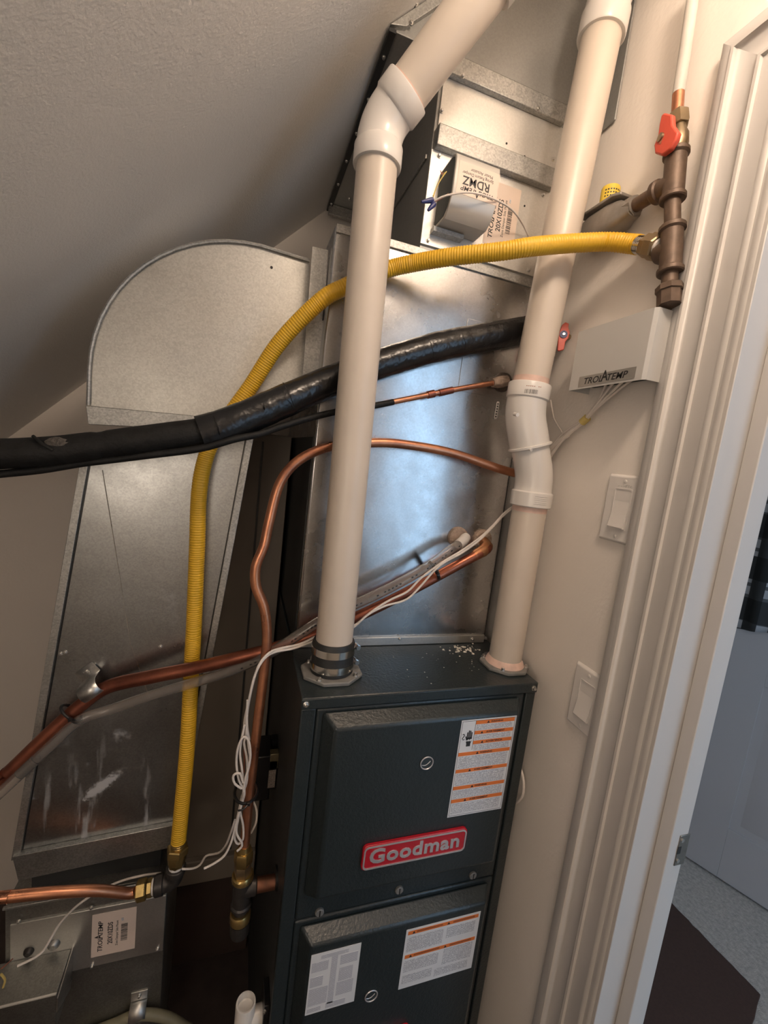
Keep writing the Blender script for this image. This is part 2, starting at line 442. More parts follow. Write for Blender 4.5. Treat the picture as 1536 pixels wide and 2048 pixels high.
def screw(p, n, r, parent, name='screw', mat='screw', slot=False):
    """hex washer head screw"""
    p = V(p); n = V(n).normalized()
    mb = MB().sweep([p, p + n * r * 0.3], [r, r * 0.95], 14).sweep([p + n * r * 0.3, p + n * r * 1.0, p + n * r * 1.1], [r * 0.68, r * 0.66, r * 0.5], 6)
    return mb.build(name, mat, parent)
def hexnut(a, b_, r, parent, name, mat):
    a = V(a); b_ = V(b_)
    return MB().sweep([a, a.lerp(b_, 0.12), a.lerp(b_, 0.88), b_], [r * 0.9, r, r, r * 0.9], 6).build(name, mat, parent)

YC = 0.797          # front of the coil cabinet and duct stack
XW = 0.586          # closet face of the right wall
YB = 1.40           # back wall
SL = 0.532          # sloped ceiling: z = x + SL (above the lens)
ZT = H - 0.3896     # top of the furnace

# ================================================================== SETTING
struct(MB().box((-1.5, -1.0, -0.08), (XW + 0.05, YB + 0.1, 0)).build('floor', 'floor'))
struct(MB().box((XW + 0.05, -2.6, -0.08), (3.2, 2.2, 0.0)).build('floor', 'carpet'))
struct(MB().box((-1.5, YB, 0), (XW + 0.1, YB + 0.1, 2.75)).build('wall_back', 'wall'))
struct(MB().box((-1.5, -1.1, 0), (XW + 0.1, -1.0, 2.75)).build('wall_front', 'wall'))
struct(MB().box((-1.5, -1.0, 0), (-1.3, YB, 0.9)).build('wall_left', 'wall'))
ZD = 2.045
XO = 0.684
struct(MB().box((XW, 0.415, 0), (XO, YB, 2.6)).box((XW, -1.0, 0), (XO, -0.455, 2.6)).box((XW, -0.455, ZD + 0.02), (XO, 0.415, 2.6)).build('wall_right', 'wall'))
sx0, sx1 = -1.6, 0.46
struct(MB().hexa([(sx0, -1.1, H + SL + sx0), (sx1, -1.1, H + SL + sx1), (sx1, YB + 0.1, H + SL + sx1), (sx0, YB + 0.1, H + SL + sx0)],
                 [(sx0, -1.1, H + SL + sx0 + 0.12), (sx1, -1.1, H + SL + sx1 + 0.12), (sx1, YB + 0.1, H + SL + sx1 + 0.12), (sx0, YB + 0.1, H + SL + sx0 + 0.12)]).build('ceiling', 'ceil'))
struct(MB().box((0.44, -1.1, H + 0.965), (XW + 0.1, YB + 0.1, H + 1.08)).build('ceiling', 'ceil'))
# hall beyond the doorway
struct(MB().box((2.35, -2.6, 0), (2.45, 2.2, 2.5)).build('wall_hall', 'wall'))
struct(MB().box((XO, 2.1, 0), (2.45, 2.2, 2.5)).build('wall_hall', 'wall'))
struct(MB().box((XO, -2.7, 0), (2.45, -2.6, 2.5)).build('wall_hall', 'wall'))
struct(MB().box((XO, -2.6, 2.46), (2.45, 2.2, 2.56)).build('ceiling', 'ceil'))

# door frame: jamb, stop, strike, casing
jm = thing('door_frame', '', '')
del jm['label'], jm['category']; jm['kind'] = 'structure'; jm.name = 'trim_1'
YJ = 0.397
MB().box((XW - 0.011, YJ, 0), (XO, YJ + 0.018, ZD)).build('jamb', 'trim', jm, 0.001)
MB().box((XW - 0.011, -0.455, ZD), (XO, YJ + 0.018, ZD + 0.018)).build('head_jamb', 'trim', jm, 0.001)
MB().box((XW - 0.011, -0.455, 0), (XO, -0.437, ZD)).build('jamb', 'trim', jm, 0.001)
xs = PY(1420, 1200, YJ).x
ys = xs / (ray(1453, 1200).x / ray(1453, 1200).y)
MB().box((xs, ys, 0), (xs + 0.034, YJ, ZD)).build('door_stop', 'trim', jm, 0.0015)
q = [PY(1361, 1673, ys), PY(1380, 1664, ys), PY(1361, 1726, ys), PY(1345, 1732, ys)]
zt_, zb_ = (q[0].z + q[1].z) / 2, (q[2].z + q[3].z) / 2
sxa, sxb = (q[0].x + q[3].x) / 2, xs + 0.0365
so = MB().box((sxa, ys - 0.0014, zb_), (sxb, ys, zt_)).build('strike_plate', 'strike', jm, 0.0005)
MB().box((sxa - 0.0004, ys - 0.0017, zb_ + 0.020), (sxa + 0.006, ys - 0.0012, zt_ - 0.018)).build('latch_hole', 'black', so)
for zz in (zb_ + 0.008, zt_ - 0.008):
    MB().cyl((sxa + 0.005, ys - 0.0012, zz), (sxa + 0.005, ys - 0.0024, zz), 0.0030, 12).build('screw', 'screw', so)
prof = [(0.0, 0.0), (0.0, 0.009), (0.0025, 0.0120), (0.0085, 0.0128), (0.0120, 0.0110), (0.0140, 0.0108), (0.0165, 0.0135), (0.021, 0.0140), (0.024, 0.0122), (0.044, 0.0128), (0.0455, 0.0165), (0.0495, 0.0165), (0.0505, 0.0140),
        (0.056, 0.0112), (0.066, 0.0100), (0.076, 0.0112), (0.082, 0.0140), (0.0835, 0.0175), (0.0875, 0.0175), (0.089, 0.0155), (0.101, 0.0155), (0.103, 0.0140), (0.103, 0.0)]
zh = PX(1491, 72, XW - 0.017).z - 0.0855
ZC = zh
def casing(name, path):
    """moulding section mitred along the path of (Y, z, outward vectors)"""
    mb = MB(); n = len(prof)
    vs = []
    for (y, z, oy, oz) in path:
        for (w_, d) in prof: vs.append((XW - d, y + oy * w_, z + oz * w_))
    fs = [(i * n + k, i * n + k + 1, (i + 1) * n + k + 1, (i + 1) * n + k) for i in range(len(path) - 1) for k in range(n - 1)]
    fs += [tuple(range(n)), tuple((len(path) - 1) * n + k for k in range(n))]
    mb.add(vs, fs)
    return mb.build(name, 'trim', jm, smooth=50)
casing('casing', [(0.401, 0, 1, 0), (0.401, ZC, 1, 1)])
casing('head_casing', [(0.401, ZC, 1, 1), (-0.44, ZC, -1, 1)])
casing('casing', [(-0.44, ZC, -1, 1), (-0.44, 0, -1, 0)])

# hall door, standing open
A = PZ(1375, 1715, 0.012); B_ = PZ(1536, 1820, 0.012)
du = (B_ - A); du.z = 0; du.normalize()
dn = V((0, 0, 1)).cross(du); 
if dn.dot(V((0, 0, 0)) - A) < 0: dn = -dn
dfr = frame(A - du * 0.32, du, (0, 0, 1))
dn = nrm(dfr)
if dn.dot(-A) < 0: dfr = frame(A + du * 0.46, -du, (0, 0, 1)); dn = nrm(dfr)
d1 = MB().prism(on(dfr, [(0, 0), (0.78, 0), (0.78, 2.02), (0, 2.02)], -0.035), dn * 0.029).build('door_1', 'door', None, 0.0015)
struct(d1)
def dl(x, y):
    p = PP(x, y, A, dn); q = dfr.inverted() @ p; return q.x, q.y
c0 = dl(1457, 1657); c1_ = dl(1525, 1372)
px0 = c0[0]; pz0 = c0[1]
sgn = 1
print('hall door panel corner', c0, c1_)
def stile(x0, x1, y0, y1, nm='stile'):
    MB().prism(on(dfr, [(x0, y0), (x1, y0), (x1, y1), (x0, y1)], -0.008), dn * 0.008).build(nm, 'door', d1, 0.0008)
pw = 0.27
stile(0, px0, 0, 2.02); stile(px0 + pw, 0.78, 0, 2.02) if px0 + pw < 0.75 else None
pts_z = [(pz0, c1_[1]), (c1_[1] + 0.12, 1.90)]
stile(px0, px0 + pw, 0, pz0, 'rail'); stile(px0, px0 + pw, c1_[1], c1_[1] + 0.12, 'rail'); stile(px0, px0 + pw, 1.90, 2.02, 'rail')
for z0, z1 in pts_z:
    a, b2 = [(px0 + 0.028, z0 + 0.028), (px0 + pw - 0.028, z0 + 0.028), (px0 + pw - 0.028, z1 - 0.028), (px0 + 0.028, z1 - 0.028)], 0.05
    o_ = on(dfr, a, -0.0065); i_ = on(dfr, [(p[0] + (b2 - 0.028) * (1 if p[0] < px0 + pw / 2 else -1), p[1] + (b2 - 0.028) * (1 if p[1] < (z0 + z1) / 2 else -1)) for p in a], -0.001)
    MB().hexa(o_, i_).build('raised_panel', 'door', d1, 0.001)
# plaid garment hanging over the hall door
t = 0.012
cl = MB(); uvs = []
bot = [dl(1474, 1247), dl(1536, 1266)]
zb0 = bot[0][1]; xa = min(bot[0][0], bot[1][0]) - 0.12; xb = max(bot[0][0], bot[1][0]) + 0.25
nu, nv = 48, 40
for j in range(nv + 1):
    for i in range(nu + 1):
        u = i / nu; v = j / nv
        x = xa + (xb - xa) * u; z = zb0 - 0.01 + (1.98 - zb0) * v
        d = 0.012 + 0.010 * (1 - v * 0.5) * math.sin(u * 38 + math.sin(v * 3) * 1.5) + 0.006 * math.sin(u * 17 + 1)
        z -= 0.012 * math.sin(u * 9) * (1 - v)
        cl.v.append(tuple(dfr @ V((x, z, max(0.003, d))))); uvs.append((x, z))
o = len(cl.v)
for j in range(nv):
    for i in range(nu):
        a = j * (nu + 1) + i; cl.f.append((a, a + 1, a + nu + 2, a + nu + 1))
clo = cl.build('plaid_blanket', 'plaid', None, smooth=80, uvs=uvs)
sm_ = clo.modifiers.new('thick', 'SOLIDIFY'); sm_.thickness = 0.004; sm_.offset = 1
tag(clo, 'black and grey plaid cloth hanging over the grey hall door', 'cloth')
# brown mat on the hall carpet
m1, m2, m3 = PZ(1338, 1800, 0.010), PZ(1520, 1988, 0.010), PZ(1505, 2048, 0.010)
e1 = (m2 - m1); e2 = (m3 - m2).normalized() * 0.62
m0 = m1 - e1 * 0.9
poly = []
for a, b2, k in ((m0, m2, 30), (m2, m2 + e2, 14)):
    for i in range(k): poly.append(a.lerp(b2, i / k))
poly += [m2 + e2, m0 + e2]
rj = random.Random(3)
poly = [V((p.x + rj.uniform(-0.0025, 0.0025), p.y + rj.uniform(-0.0025, 0.0025), 0.001)) for p in poly]
tag(MB().prism(poly, (0, 0, 0.009)).build('floor_mat', 'mat', None, 0.002), 'dark brown flat mat on the grey hall carpet', 'mat')

# ================================================================== FURNACE
FX0, FX1, FY, FZ0 = 0.1115, 0.556, 0.622, 0.20
fu = thing('furnace', 'dark grey upflow gas furnace cabinet with red name badge and two bulged doors', 'furnace', ((FX0 + FX1) / 2, 1.0, 0))
MB().box((FX0, FY + 0.006, FZ0), (FX1, 1.35, ZT - 0.0015)).build('cabinet', 'furns', fu, 0.002)
MB().box((FX0, FY + 0.002, 0), (FX1, 1.35, FZ0)).build('base', 'furns', fu, 0.002)
for x0, x1 in ((FX0, FX0 + 0.024), (FX1 - 0.021, FX1)):
    MB().box((x0, FY, FZ0), (x1, FY + 0.012, ZT - 0.020)).build('front_post', 'furn', fu, 0.002)
cap = MB().box((FX0 - 0.001, FY - 0.002, ZT - 0.003), (FX1 + 0.001, 1.35, ZT)).box((FX0 - 0.001, FY - 0.002, ZT - 0.020), (FX1 + 0.001, FY + 0.004, ZT - 0.002)).build('top_panel', 'furn', fu, 0.0016)
for p in (PY(612, 1408, FY - 0.002), PY(1067, 1376, FY - 0.002)):
    screw(p, (0, -1, 0), 0.0052, fu)
ZR = H - 0.432           # top of the raised face of the upper door
def door(name, z0, z1, r0, r1):
    """pressed steel door: flat flange with a bulged, bevelled centre"""
    yf, yr = FY + 0.002, 0.597
    xo0, xo1, xi0, xi1 = 0.146, 0.5225, 0.1645, 0.5050
    o = MB().box((FX0 + 0.025, yf, z0), (FX1 - 0.022, yf + 0.012, z1)).hexa(
        [(xo0, yf, r0 - 0.016), (xo1, yf, r0 - 0.016), (xo1, yf, r1 + 0.016), (xo0, yf, r1 + 0.016)],
        [(xi0, yr, r0), (xi1, yr, r0), (xi1, yr, r1), (xi0, yr, r1)]).build(name, 'furn', fu, 0.0045, seg=3)
    return o
ud = door('upper_door', 0.692, ZT - 0.022, H - 0.742, ZR)
ld = door('lower_door', 0.215, 0.690, 0.26, H - 0.833)
for x, y in ((640, 1830), (800, 1785), (948, 1755)):
    p = PY(x, y, FY - 0.004)
    p.y = FY + 0.001
    k = MB().sweep([p + V((0, 0.002, 0)), p + V((0, -0.002, 0)), p + V((0, -0.0032, 0))], [0.0080, 0.0078, 0.0062], 16).build('door_screw', 'flange', fu)
    MB().box((p.x - 0.001, p.y - 0.0036, p.z - 0.006), (p.x + 0.001, p.y - 0.0025, p.z + 0.006)).build('screw_slot', 'black', k)
YR = 0.597
ff = frame((0, YR - 0.0002, 0), (1, 0, 0), (0, 0, 1))
# burner sight hole covers
def plug(x, y, nm):
    p = PY(x, y, YR)
    o = MB().cyl((p.x, YR, p.z), (p.x, YR - 0.0012, p.z), 0.0125, 24).build(nm, 'plug', fu)
    ang = [2 * PI * k / 24 for k in range(25)]
    MB().sweep([(p.x + 0.0115 * math.cos(a), YR - 0.0016, p.z + 0.0115 * math.sin(a)) for a in ang], 0.0011, 6).build('rim', 'silver', o)
    MB().sweep([(p.x - 0.009 + 0.0155 * t_, YR - 0.0014, p.z - 0.003 - 0.0035 * math.sin(PI * t_) + 0.006 * t_) for t_ in [k / 8 for k in range(9)]], 0.0006, 6).build('film_edge', 'silver', o)
    return o
plug(853, 1525, 'sight_hole_cover'); plug(742, 1990, 'sight_hole_cover')
# badge
def badge(x0, z0, wd, ht):
    fr = frame((x0, YR, z0), (1, 0, 0), (0, 0, 1))
    o = MB().prism(on(fr, rrect(wd, ht, 0.009)), nrm(fr) * 0.006).build('name_badge', 'redb', fu, 0.001)
    MB().ring(on(fr, rrect(wd - 0.004, ht - 0.004, 0.008, 6, 0.002, 0.002), 0.006), on(fr, rrect(wd - 0.0092, ht - 0.0092, 0.0062, 6, 0.0046, 0.0046), 0.006), nrm(fr) * 0.0012).build('border', 'silver', o)
    text('Goodman', 0.0375 * wd / 0.2, fr, wd / 2 - 0.001, ht / 2 + 0.0005, 0.0062, 'lettering', 'silver', o, 'CENTER', 0.0009, 0.0008, 1.10, bev=0.0002, space=1.06)
    return o
badge(0.2335, H - 0.696, 0.198, 0.0475)
lb = PY(818, 2042, YR)
badge(lb.x - 0.198, lb.z - 0.0475, 0.198, 0.0475)
# warning label on the upper door
lx0, lx1, lz0, lz1 = 0.3880, 0.5005, H - 0.6255, H - 0.4365
lf = frame((lx0, YR - 0.0003, lz0), (1, 0, 0), (0, 0, 1)); lw, lh = lx1 - lx0, lz1 - lz0
lab = pane(lf, 0, 0, lw, lh, 0, 'warning_label', 'paper', fu, 0.0004)
lab['label'] = 'white warning label with seven orange bars'
N0 = 0.00045
ex = 0.029       # pictogram column
rows = [(0.985, ex, 'WARNING'), (0.882, ex, 'AVERTISSEMENT'), (0.782, ex, 'ADVERTENCIA'), (0.672, 0.003, 'WARNING'), (0.498, 0.003, 'AVERTISSEMENT'), (0.322, 0.003, 'WARNING'), (0.185, 0.003, 'AVERTISSEMENT')]
def tri(fr, x, y, s, n, name, mat, parent):
    return MB().prism(on(fr, [(x - s * 0.6, y - s * 0.5), (x + s * 0.6, y - s * 0.5), (x, y + s * 0.55)], n), nrm(fr) * 0.0002).build(name, mat, parent)
for i, (yt, x0, word) in enumerate(rows):
    y1 = yt * lh; y0 = y1 - 0.0068
    pane(lf, x0, y0, lw - 0.004, y1, N0, 'header_bar', 'orange', lab)
    xc = (x0 + lw - 0.004) / 2
    text(word, 0.0052, lf, xc + 0.003, (y0 + y1) / 2, N0 + 0.0003, 'lettering', 'ink', lab, 'CENTER', 0.0001, 0.00012)
    tri(lf, xc - 0.0017 * len(word) - 0.003, (y0 + y1) / 2, 0.0045, N0 + 0.0003, 'warning_triangle', 'ink', lab)
    yn = rows[i + 1][0] * lh + 0.0012 if i < 6 else 0.006
    pane(lf, x0 + 0.002, yn, lw - 0.008, y0 - 0.001, N0, 'fine_print', 'print', lab)
bl = [(0.0022, 0.0022), (lw - 0.0022, 0.0022), (lw - 0.0022, lh - 0.0022), (0.0022, lh - 0.0022)]
bl2 = [(0.0028, 0.0028), (lw - 0.0028, 0.0028), (lw - 0.0028, lh - 0.0028), (0.0028, lh - 0.0028)]
MB().ring(on(lf, bl, N0), on(lf, bl2, N0), nrm(lf) * 0.0001).build('border_line', 'ink', lab)
pane(lf, ex - 0.0006, 0.69 * lh, ex, 0.985 * lh, N0, 'column_line', 'ink', lab)
# hand and spark pictogram
hx, hy = 0.0195, 0.80 * lh
hp = MB()
for k, (fx, ft) in enumerate(((-0.0042, 0.0125), (-0.0014, 0.0158), (0.0014, 0.0150), (0.0042, 0.0120))):
    hp.prism(on(lf, rrect(0.0022, ft, 0.001, 3, hx + fx - 0.0011, hy + 0.002), N0), nrm(lf) * 0.0002)
hp.prism(on(lf, [(hx - 0.0055, hy - 0.001), (hx - 0.0080, hy + 0.006), (hx - 0.0063, hy + 0.0075), (hx - 0.0053, hy + 0.004), (hx + 0.0055, hy + 0.004), (hx + 0.0055, hy + 0.0005), (hx + 0.003, hy + 0.001), (hx + 0.001, hy - 0.001), (hx - 0.001, hy + 0.0012), (hx - 0.003, hy - 0.001)], N0), nrm(lf) * 0.0002)
hp.prism(on(lf, [(hx - 0.0055, hy - 0.004), (hx - 0.003, hy - 0.0022), (hx - 0.001, hy - 0.004), (hx + 0.001, hy - 0.002), (hx + 0.003, hy - 0.0042), (hx + 0.0055, hy - 0.002), (hx + 0.004, hy - 0.008), (hx + 0.004, hy - 0.013), (hx - 0.004, hy - 0.013), (hx - 0.004, hy - 0.008)], N0), nrm(lf) * 0.0002)
hp.sweep([lf @ V((0.0075 + a, hy + b2, N0 + 0.0003)) for a, b2 in ((-0.002, 0.011), (0.001, 0.0115), (0.0022, 0.009), (0, 0.006), (-0.0018, 0.003), (0, 0.0005), (0.0028, 0.0015))], 0.0006, 6)
hp.build('shock_hand_symbol', 'ink', lab)
# labels on the lower door
def corner(px_):
    ps = [PY(x, y, YR) for x, y in px_]
    return (ps[0].x + ps[2].x) / 2, (ps[1].x + ps[3].x) / 2, (ps[2].z + ps[3].z) / 2, (ps[0].z + ps[1].z) / 2
x0, x1, z0, z1 = corner([(624, 1910), (723.6, 1884), (608.4, 2031), (707, 2002)])
f2 = frame((x0, YR - 0.0003, z0), (1, 0, 0), (0, 0, 1)); w2, h2 = x1 - x0, z1 - z0
la = pane(f2, 0, 0, w2, h2, 0, 'parts_label', 'paper', fu, 0.0004); la['label'] = 'grey and white printed text label'
for a0, a1, b0, b1 in ((0.03, 0.36, 0.70, 0.86), (0.03, 0.28, 0.46, 0.62), (0.03, 0.40, 0.14, 0.42), (0.42, 0.54, 0.10, 0.90), (0.60, 0.95, 0.72, 0.88), (0.60, 0.88, 0.44, 0.66), (0.58, 0.92, 0.20, 0.42), (0.03, 0.30, 0.03, 0.10), (0.4, 0.8, 0.03, 0.12), (0.2, 0.75, 0.90, 0.96)):
    pane(f2, a0 * w2, b0 * h2, a1 * w2, b1 * h2, N0, 'fine_print', 'print2', la)
x0, x1, z0, z1 = corner([(815.5, 1858.6), (964, 1821), (793.7, 1979), (939.5, 1936)])
f3 = frame((x0, YR - 0.0003, z0), (1, 0, 0), (0, 0, 1)); w3, h3 = x1 - x0, z1 - z0
lc = pane(f3, 0, 0, w3, h3, 0, 'notice_label', 'paper', fu, 0.0004); lc['label'] = 'white notice label with two orange bars'
for yt in (0.965, 0.57):
    pane(f3, 0.004, yt * h3 - 0.0075, w3 - 0.004, yt * h3, N0, 'header_bar', 'orange', lc)
    for xx in (0.10, 0.56): tri(f3, xx * w3, yt * h3 - 0.0037, 0.005, N0 + 0.0003, 'warning_triangle', 'ink', lc)
    for xa, xb in ((0.14, 0.48), (0.62, 0.92)): pane(f3, xa * w3, yt * h3 - 0.0055, xb * w3, yt * h3 - 0.002, N0 + 0.0003, 'fine_print', fineprint('print_orange', (0.74, 0.19, 0.04), (0.10, 0.03, 0.02), 1.9, 0.35), lc)
for a0, a1, b0, b1 in ((0.03, 0.50, 0.62, 0.86), (0.55, 0.94, 0.68, 0.87), (0.03, 0.48, 0.28, 0.48), (0.55, 0.95, 0.22, 0.49), (0.03, 0.42, 0.08, 0.22), (0.46, 0.92, 0.05, 0.18)):
    pane(f3, a0 * w3, b0 * h3, a1 * w3, b1 * h3, N0, 'fine_print', 'print', lc)
# flanges where the two plastic pipes enter the top
LP = V((0.171, 0.694, ZT)); RP = V((0.527, 0.691, ZT))
def flange(c, r, name, chamfer, squash=1.0):
    pts = []
    for k in range(8):
        a = math.radians(22.5 + 45 * k)
        pts.append(V((c.x + r * math.cos(a) * 1.04, c.y + r * math.sin(a) * squash, ZT)))
    o = MB().prism(pts, (0, 0, 0.007)).build(name, 'flange', fu, 0.0018)
    for k in range(4):
        a = math.radians(45 + 90 * k + 8)
        screw((c.x + r * 0.86 * math.cos(a), c.y + r * 0.86 * math.sin(a) * squash, ZT + 0.007), (0, 0, 1), 0.0048, o)
    return o
flange(LP, 0.054, 'exhaust_flange', True, 0.95)
fl2 = flange(RP, 0.049, 'intake_flange', True, 0.98)
MB().sweep([(RP.x, RP.y, ZT + 0.007), (RP.x, RP.y, ZT + 0.013), (RP.x, RP.y, ZT + 0.019)], [0.0385, 0.036, 0.0326], 32).build('collar', 'primer', fl2)
# gas supply stub and trap ports on the left side
gi = PY(545, 1757, 0.70)
MB().cyl((FX0, 0.70, gi.z), (FX0 - 0.004, 0.70, gi.z), 0.02, 20).build('grommet', 'black', fu)
# plaster crumbs on the furnace top
cr = MB(); rj = random.Random(5)
for k in range(70):
    cx, cy = PZ(930 + rj.gauss(0, 17), 1299 + rj.gauss(0, 5.5), ZT).xy
    if not (YC > cy + 0.004 > FY + 0.02): continue
    s = rj.uniform(0.0006, 0.0034)
    a = rj.uniform(0, 3)
    cr.hexa([(cx + s * math.cos(a + k2 * 1.57) * rj.uniform(.6, 1.3), cy + s * math.sin(a + k2 * 1.57) * rj.uniform(.6, 1.3), ZT) for k2 in range(4)], [(cx + 0.6 * s * math.cos(a + k2 * 1.57), cy + 0.6 * s * math.sin(a + k2 * 1.57), ZT + s * rj.uniform(.3, .8)) for k2 in range(4)])
for k in range(26):
    cx, cy = PZ(rj.uniform(760, 960), rj.uniform(1300, 1372), ZT).xy
    if not (FY + 0.008 < cy < YC - 0.01): continue
    s = rj.uniform(0.0004, 0.0010); cr.box((cx - s, cy - s, ZT), (cx + s, cy + s, ZT + s * 0.6))
o = cr.build('plaster_crumbs', 'debris'); o['kind'] = 'stuff'
tag(o, 'loose pale plaster crumbs scattered on the furnace top panel', 'debris')

# ================================================================== COIL CABINET
CX0, CX1, CZ1 = 0.118, 0.544, H + 0.384
co_ = thing('coil_cabinet', 'shiny galvanized evaporator coil cabinet standing on the furnace', 'coil cabinet', ((CX0 + CX1) / 2, 1.05, ZT))
MB().box((CX0, YC, ZT + 0.0008), (CX1, 1.33, CZ1)).build('case', 'coil', co_, 0.004)
MB().box((CX0 - 0.002, YC - 0.006, ZT + 0.0006), (CX1 - 0.004, YC, ZT + 0.018)).build('base_rail', 'damper', co_, 0.001)
MB().box((CX0 + 0.002, YC - 0.004, CZ1 - 0.012), (CX1, YC, CZ1 + 0.002)).build('top_lip', 'galvm', co_, 0.001)
MB().box((CX1 - 0.0005, YC + 0.004, ZT + 0.002), (CX1 + 0.003, 1.32, CZ1 - 0.01)).build('side_panel', 'furns', co_, 0.001)
MB().box((CX0 - 0.003, YC + 0.004, ZT + 0.002), (CX0 + 0.0005, 1.32, H + 0.02)).build('side_sheet', 'furns', co_, 0.001)  # thin near-black sheet over the lower left side
for x, y in ((800, 1277), (944, 1284), (972, 1283)):
    p = PY(x, y, YC - 0.006); screw((p.x, YC - 0.006 if x < 970 else YC - 0.001, p.z if p.z > ZT + 0.006 else ZT + 0.009), (0, -1, 0), 0.0042, co_)
# cut-out plate where the refrigerant lines enter
a = PY(935, 637, YC); c = PY(925, 783, YC)
MB().box((a.x, YC - 0.0014, c.z), (0.538, YC, a.z)).build('line_plate', 'coil', co_, 0.0005)
# slotted nylon tie left on the cabinet front
p0 = PY(996, 803, YC - 0.0015); p1 = PY(990, 838, YC - 0.0015)
sf = frame(p1, (1, 0, 0), (p0 - p1))
Ls = (p0 - p1).length
o = MB().prism(on(sf, rrect(0.0068, Ls, 0.003, 4, -0.0034, 0)), nrm(sf) * 0.0013).build('slotted_strip', 'pvcw', co_)
for k in range(6):
    MB().prism(on(sf, rrect(0.003, 0.0026, 0.0008, 2, -0.0015, Ls * (0.1 + 0.145 * k)), 0.0013), nrm(sf) * 0.0004).build('slot', 'black', o)
# drain ports: round knock-outs sealed around the two drain stubs
for x, y, r in ((915, 1074, 0.0225), (963, 1078, 0.0225)):
    p = PY(x, y, YC)
    MB().sweep([(p.x, YC, p.z), (p.x, YC - 0.006, p.z), (p.x, YC - 0.010, p.z)], [r, r * 0.97, r * 0.75], 22).build('drain_port_seal', 'seal', co_)
p = PY(1004, 765, YC)
MB().sweep([(p.x, YC, p.z), (p.x, YC - 0.010, p.z), (p.x, YC - 0.016, p.z)], [0.020, 0.018, 0.012], 20).build('line_grommet', paint('dark_seal', (0.07, 0.05, 0.038), 0.6, var=0.4, vs=120, bs_=0.8, bscale=200, bdist=0.003), co_)

# left side flange strip beside the elbow outlet
fs_ = thing('duct_flange_strip', 'narrow upright galvanized flange strip left of the coil cabinet', 'flange', (0.105, 0.835, H + 0.2))
a = PY(625, 493, 0.835); c = PY(656, 500, 0.835); dlow = PY(604, 770, 0.835); d2 = PY(640, 778, 0.835)
MB().hexa([dlow, d2, c, a], [p + V((0, 0.0015, 0)) for p in (dlow, d2, c, a)]).build('strip', 'galvm', fs_)
e = [PY(663, 477, 0.83), PY(667, 478, 0.83), PY(649, 640, 0.83), PY(645, 640, 0.83)]
MB().hexa(e, [p + V((0, 0.004, 0)) for p in e]).build('gap_shade_bar', 'furns', fs_)  # dark bar paints in the shaded gap between strip and coil case

# ================================================================== ZONE DAMPER above the coil
DX0, DX1 = 0.277, 0.545
zd = thing('zone_damper', 'galvanized zone damper section with motor actuator above the coil cabinet', 'damper', (0.41, 1.0, CZ1))
MB().box((DX0, YC + 0.003, CZ1 + 0.001), (DX1, 1.36, H + 0.700)).build('duct_body', 'plen', zd, 0.001)
MB().box((DX0 - 0.001, YC - 0.0015, H + 0.394), (0.540, YC + 0.003, H + 0.553)).build('damper_plate', 'damper', zd, 0.0006)
MB().box((DX0 + 0.003, YC - 0.016, H + 0.553), (0.533, YC + 0.003, H + 0.588)).build('cleat_channel', 'galvm', zd, 0.0015)
MB().box((DX0 + 0.006, YC - 0.001, H + 0.588), (DX1, YC + 0.003, H + 0.672)).build('upper_panel', 'damper', zd, 0.0006)
MB().box((0.290, YC - 0.012, H + 0.672), (0.536, YC + 0.003, H + 0.704)).build('cleat_channel', 'galvm', zd, 0.0015)
MB().box((DX0 - 0.004, YC + 0.02, H + 0.548), (DX0, 1.35, H + 0.556)).build('side_seam', 'galvm', zd, 0.001)
for x, y, dy in ((878, 312, -0.0015), (856, 481, -0.0015), (1086, 390, -0.0015), (1058, 540, -0.0015), (883, 222, -0.001), (1106, 319, -0.001), (925, 153, -0.012), (1075, 219, -0.012)):
    screw(PY(x, y, YC + dy), (0, -1, 0), 0.0042, zd)
for x, y, dy in ((1013, 287, -0.001), (1049, 313, -0.001), (896, 456, -0.0015), (1049, 412, -0.0015)):
    p = PY(x, y, YC + dy); MB().cyl(p, p + V((0, -0.0006, 0)), 0.0019, 10).build('screw_hole', 'black', zd)
def logo(fr, x, y, n, s, parent, rot=0.0, mat='ink'):
    """wide lettering with a tall middle A"""
    R_ = Matrix.Rotation(rot, 2)
    def at(dx, dy):
        q = R_ @ V((dx, dy)); return x + q.x, y + q.y
    a = at(-s * 0.34, 0); text('TROL', s, fr, *a, n, 'lettering', mat, parent, 'RIGHT', 0.0001, s * 0.012, 1.12, rot, 0.18)
    a = at(-s * 0.05, s * 0.22); text('A', s * 1.6, fr, *a, n + 0.0001, 'lettering', mat, parent, 'CENTER', 0.0001, s * 0.02, 0.85, rot)
    a = at(s * 0.20, 0); text('TEMP', s, fr, *a, n, 'lettering', mat, parent, 'LEFT', 0.0001, s * 0.012, 1.12, rot, 0.18)
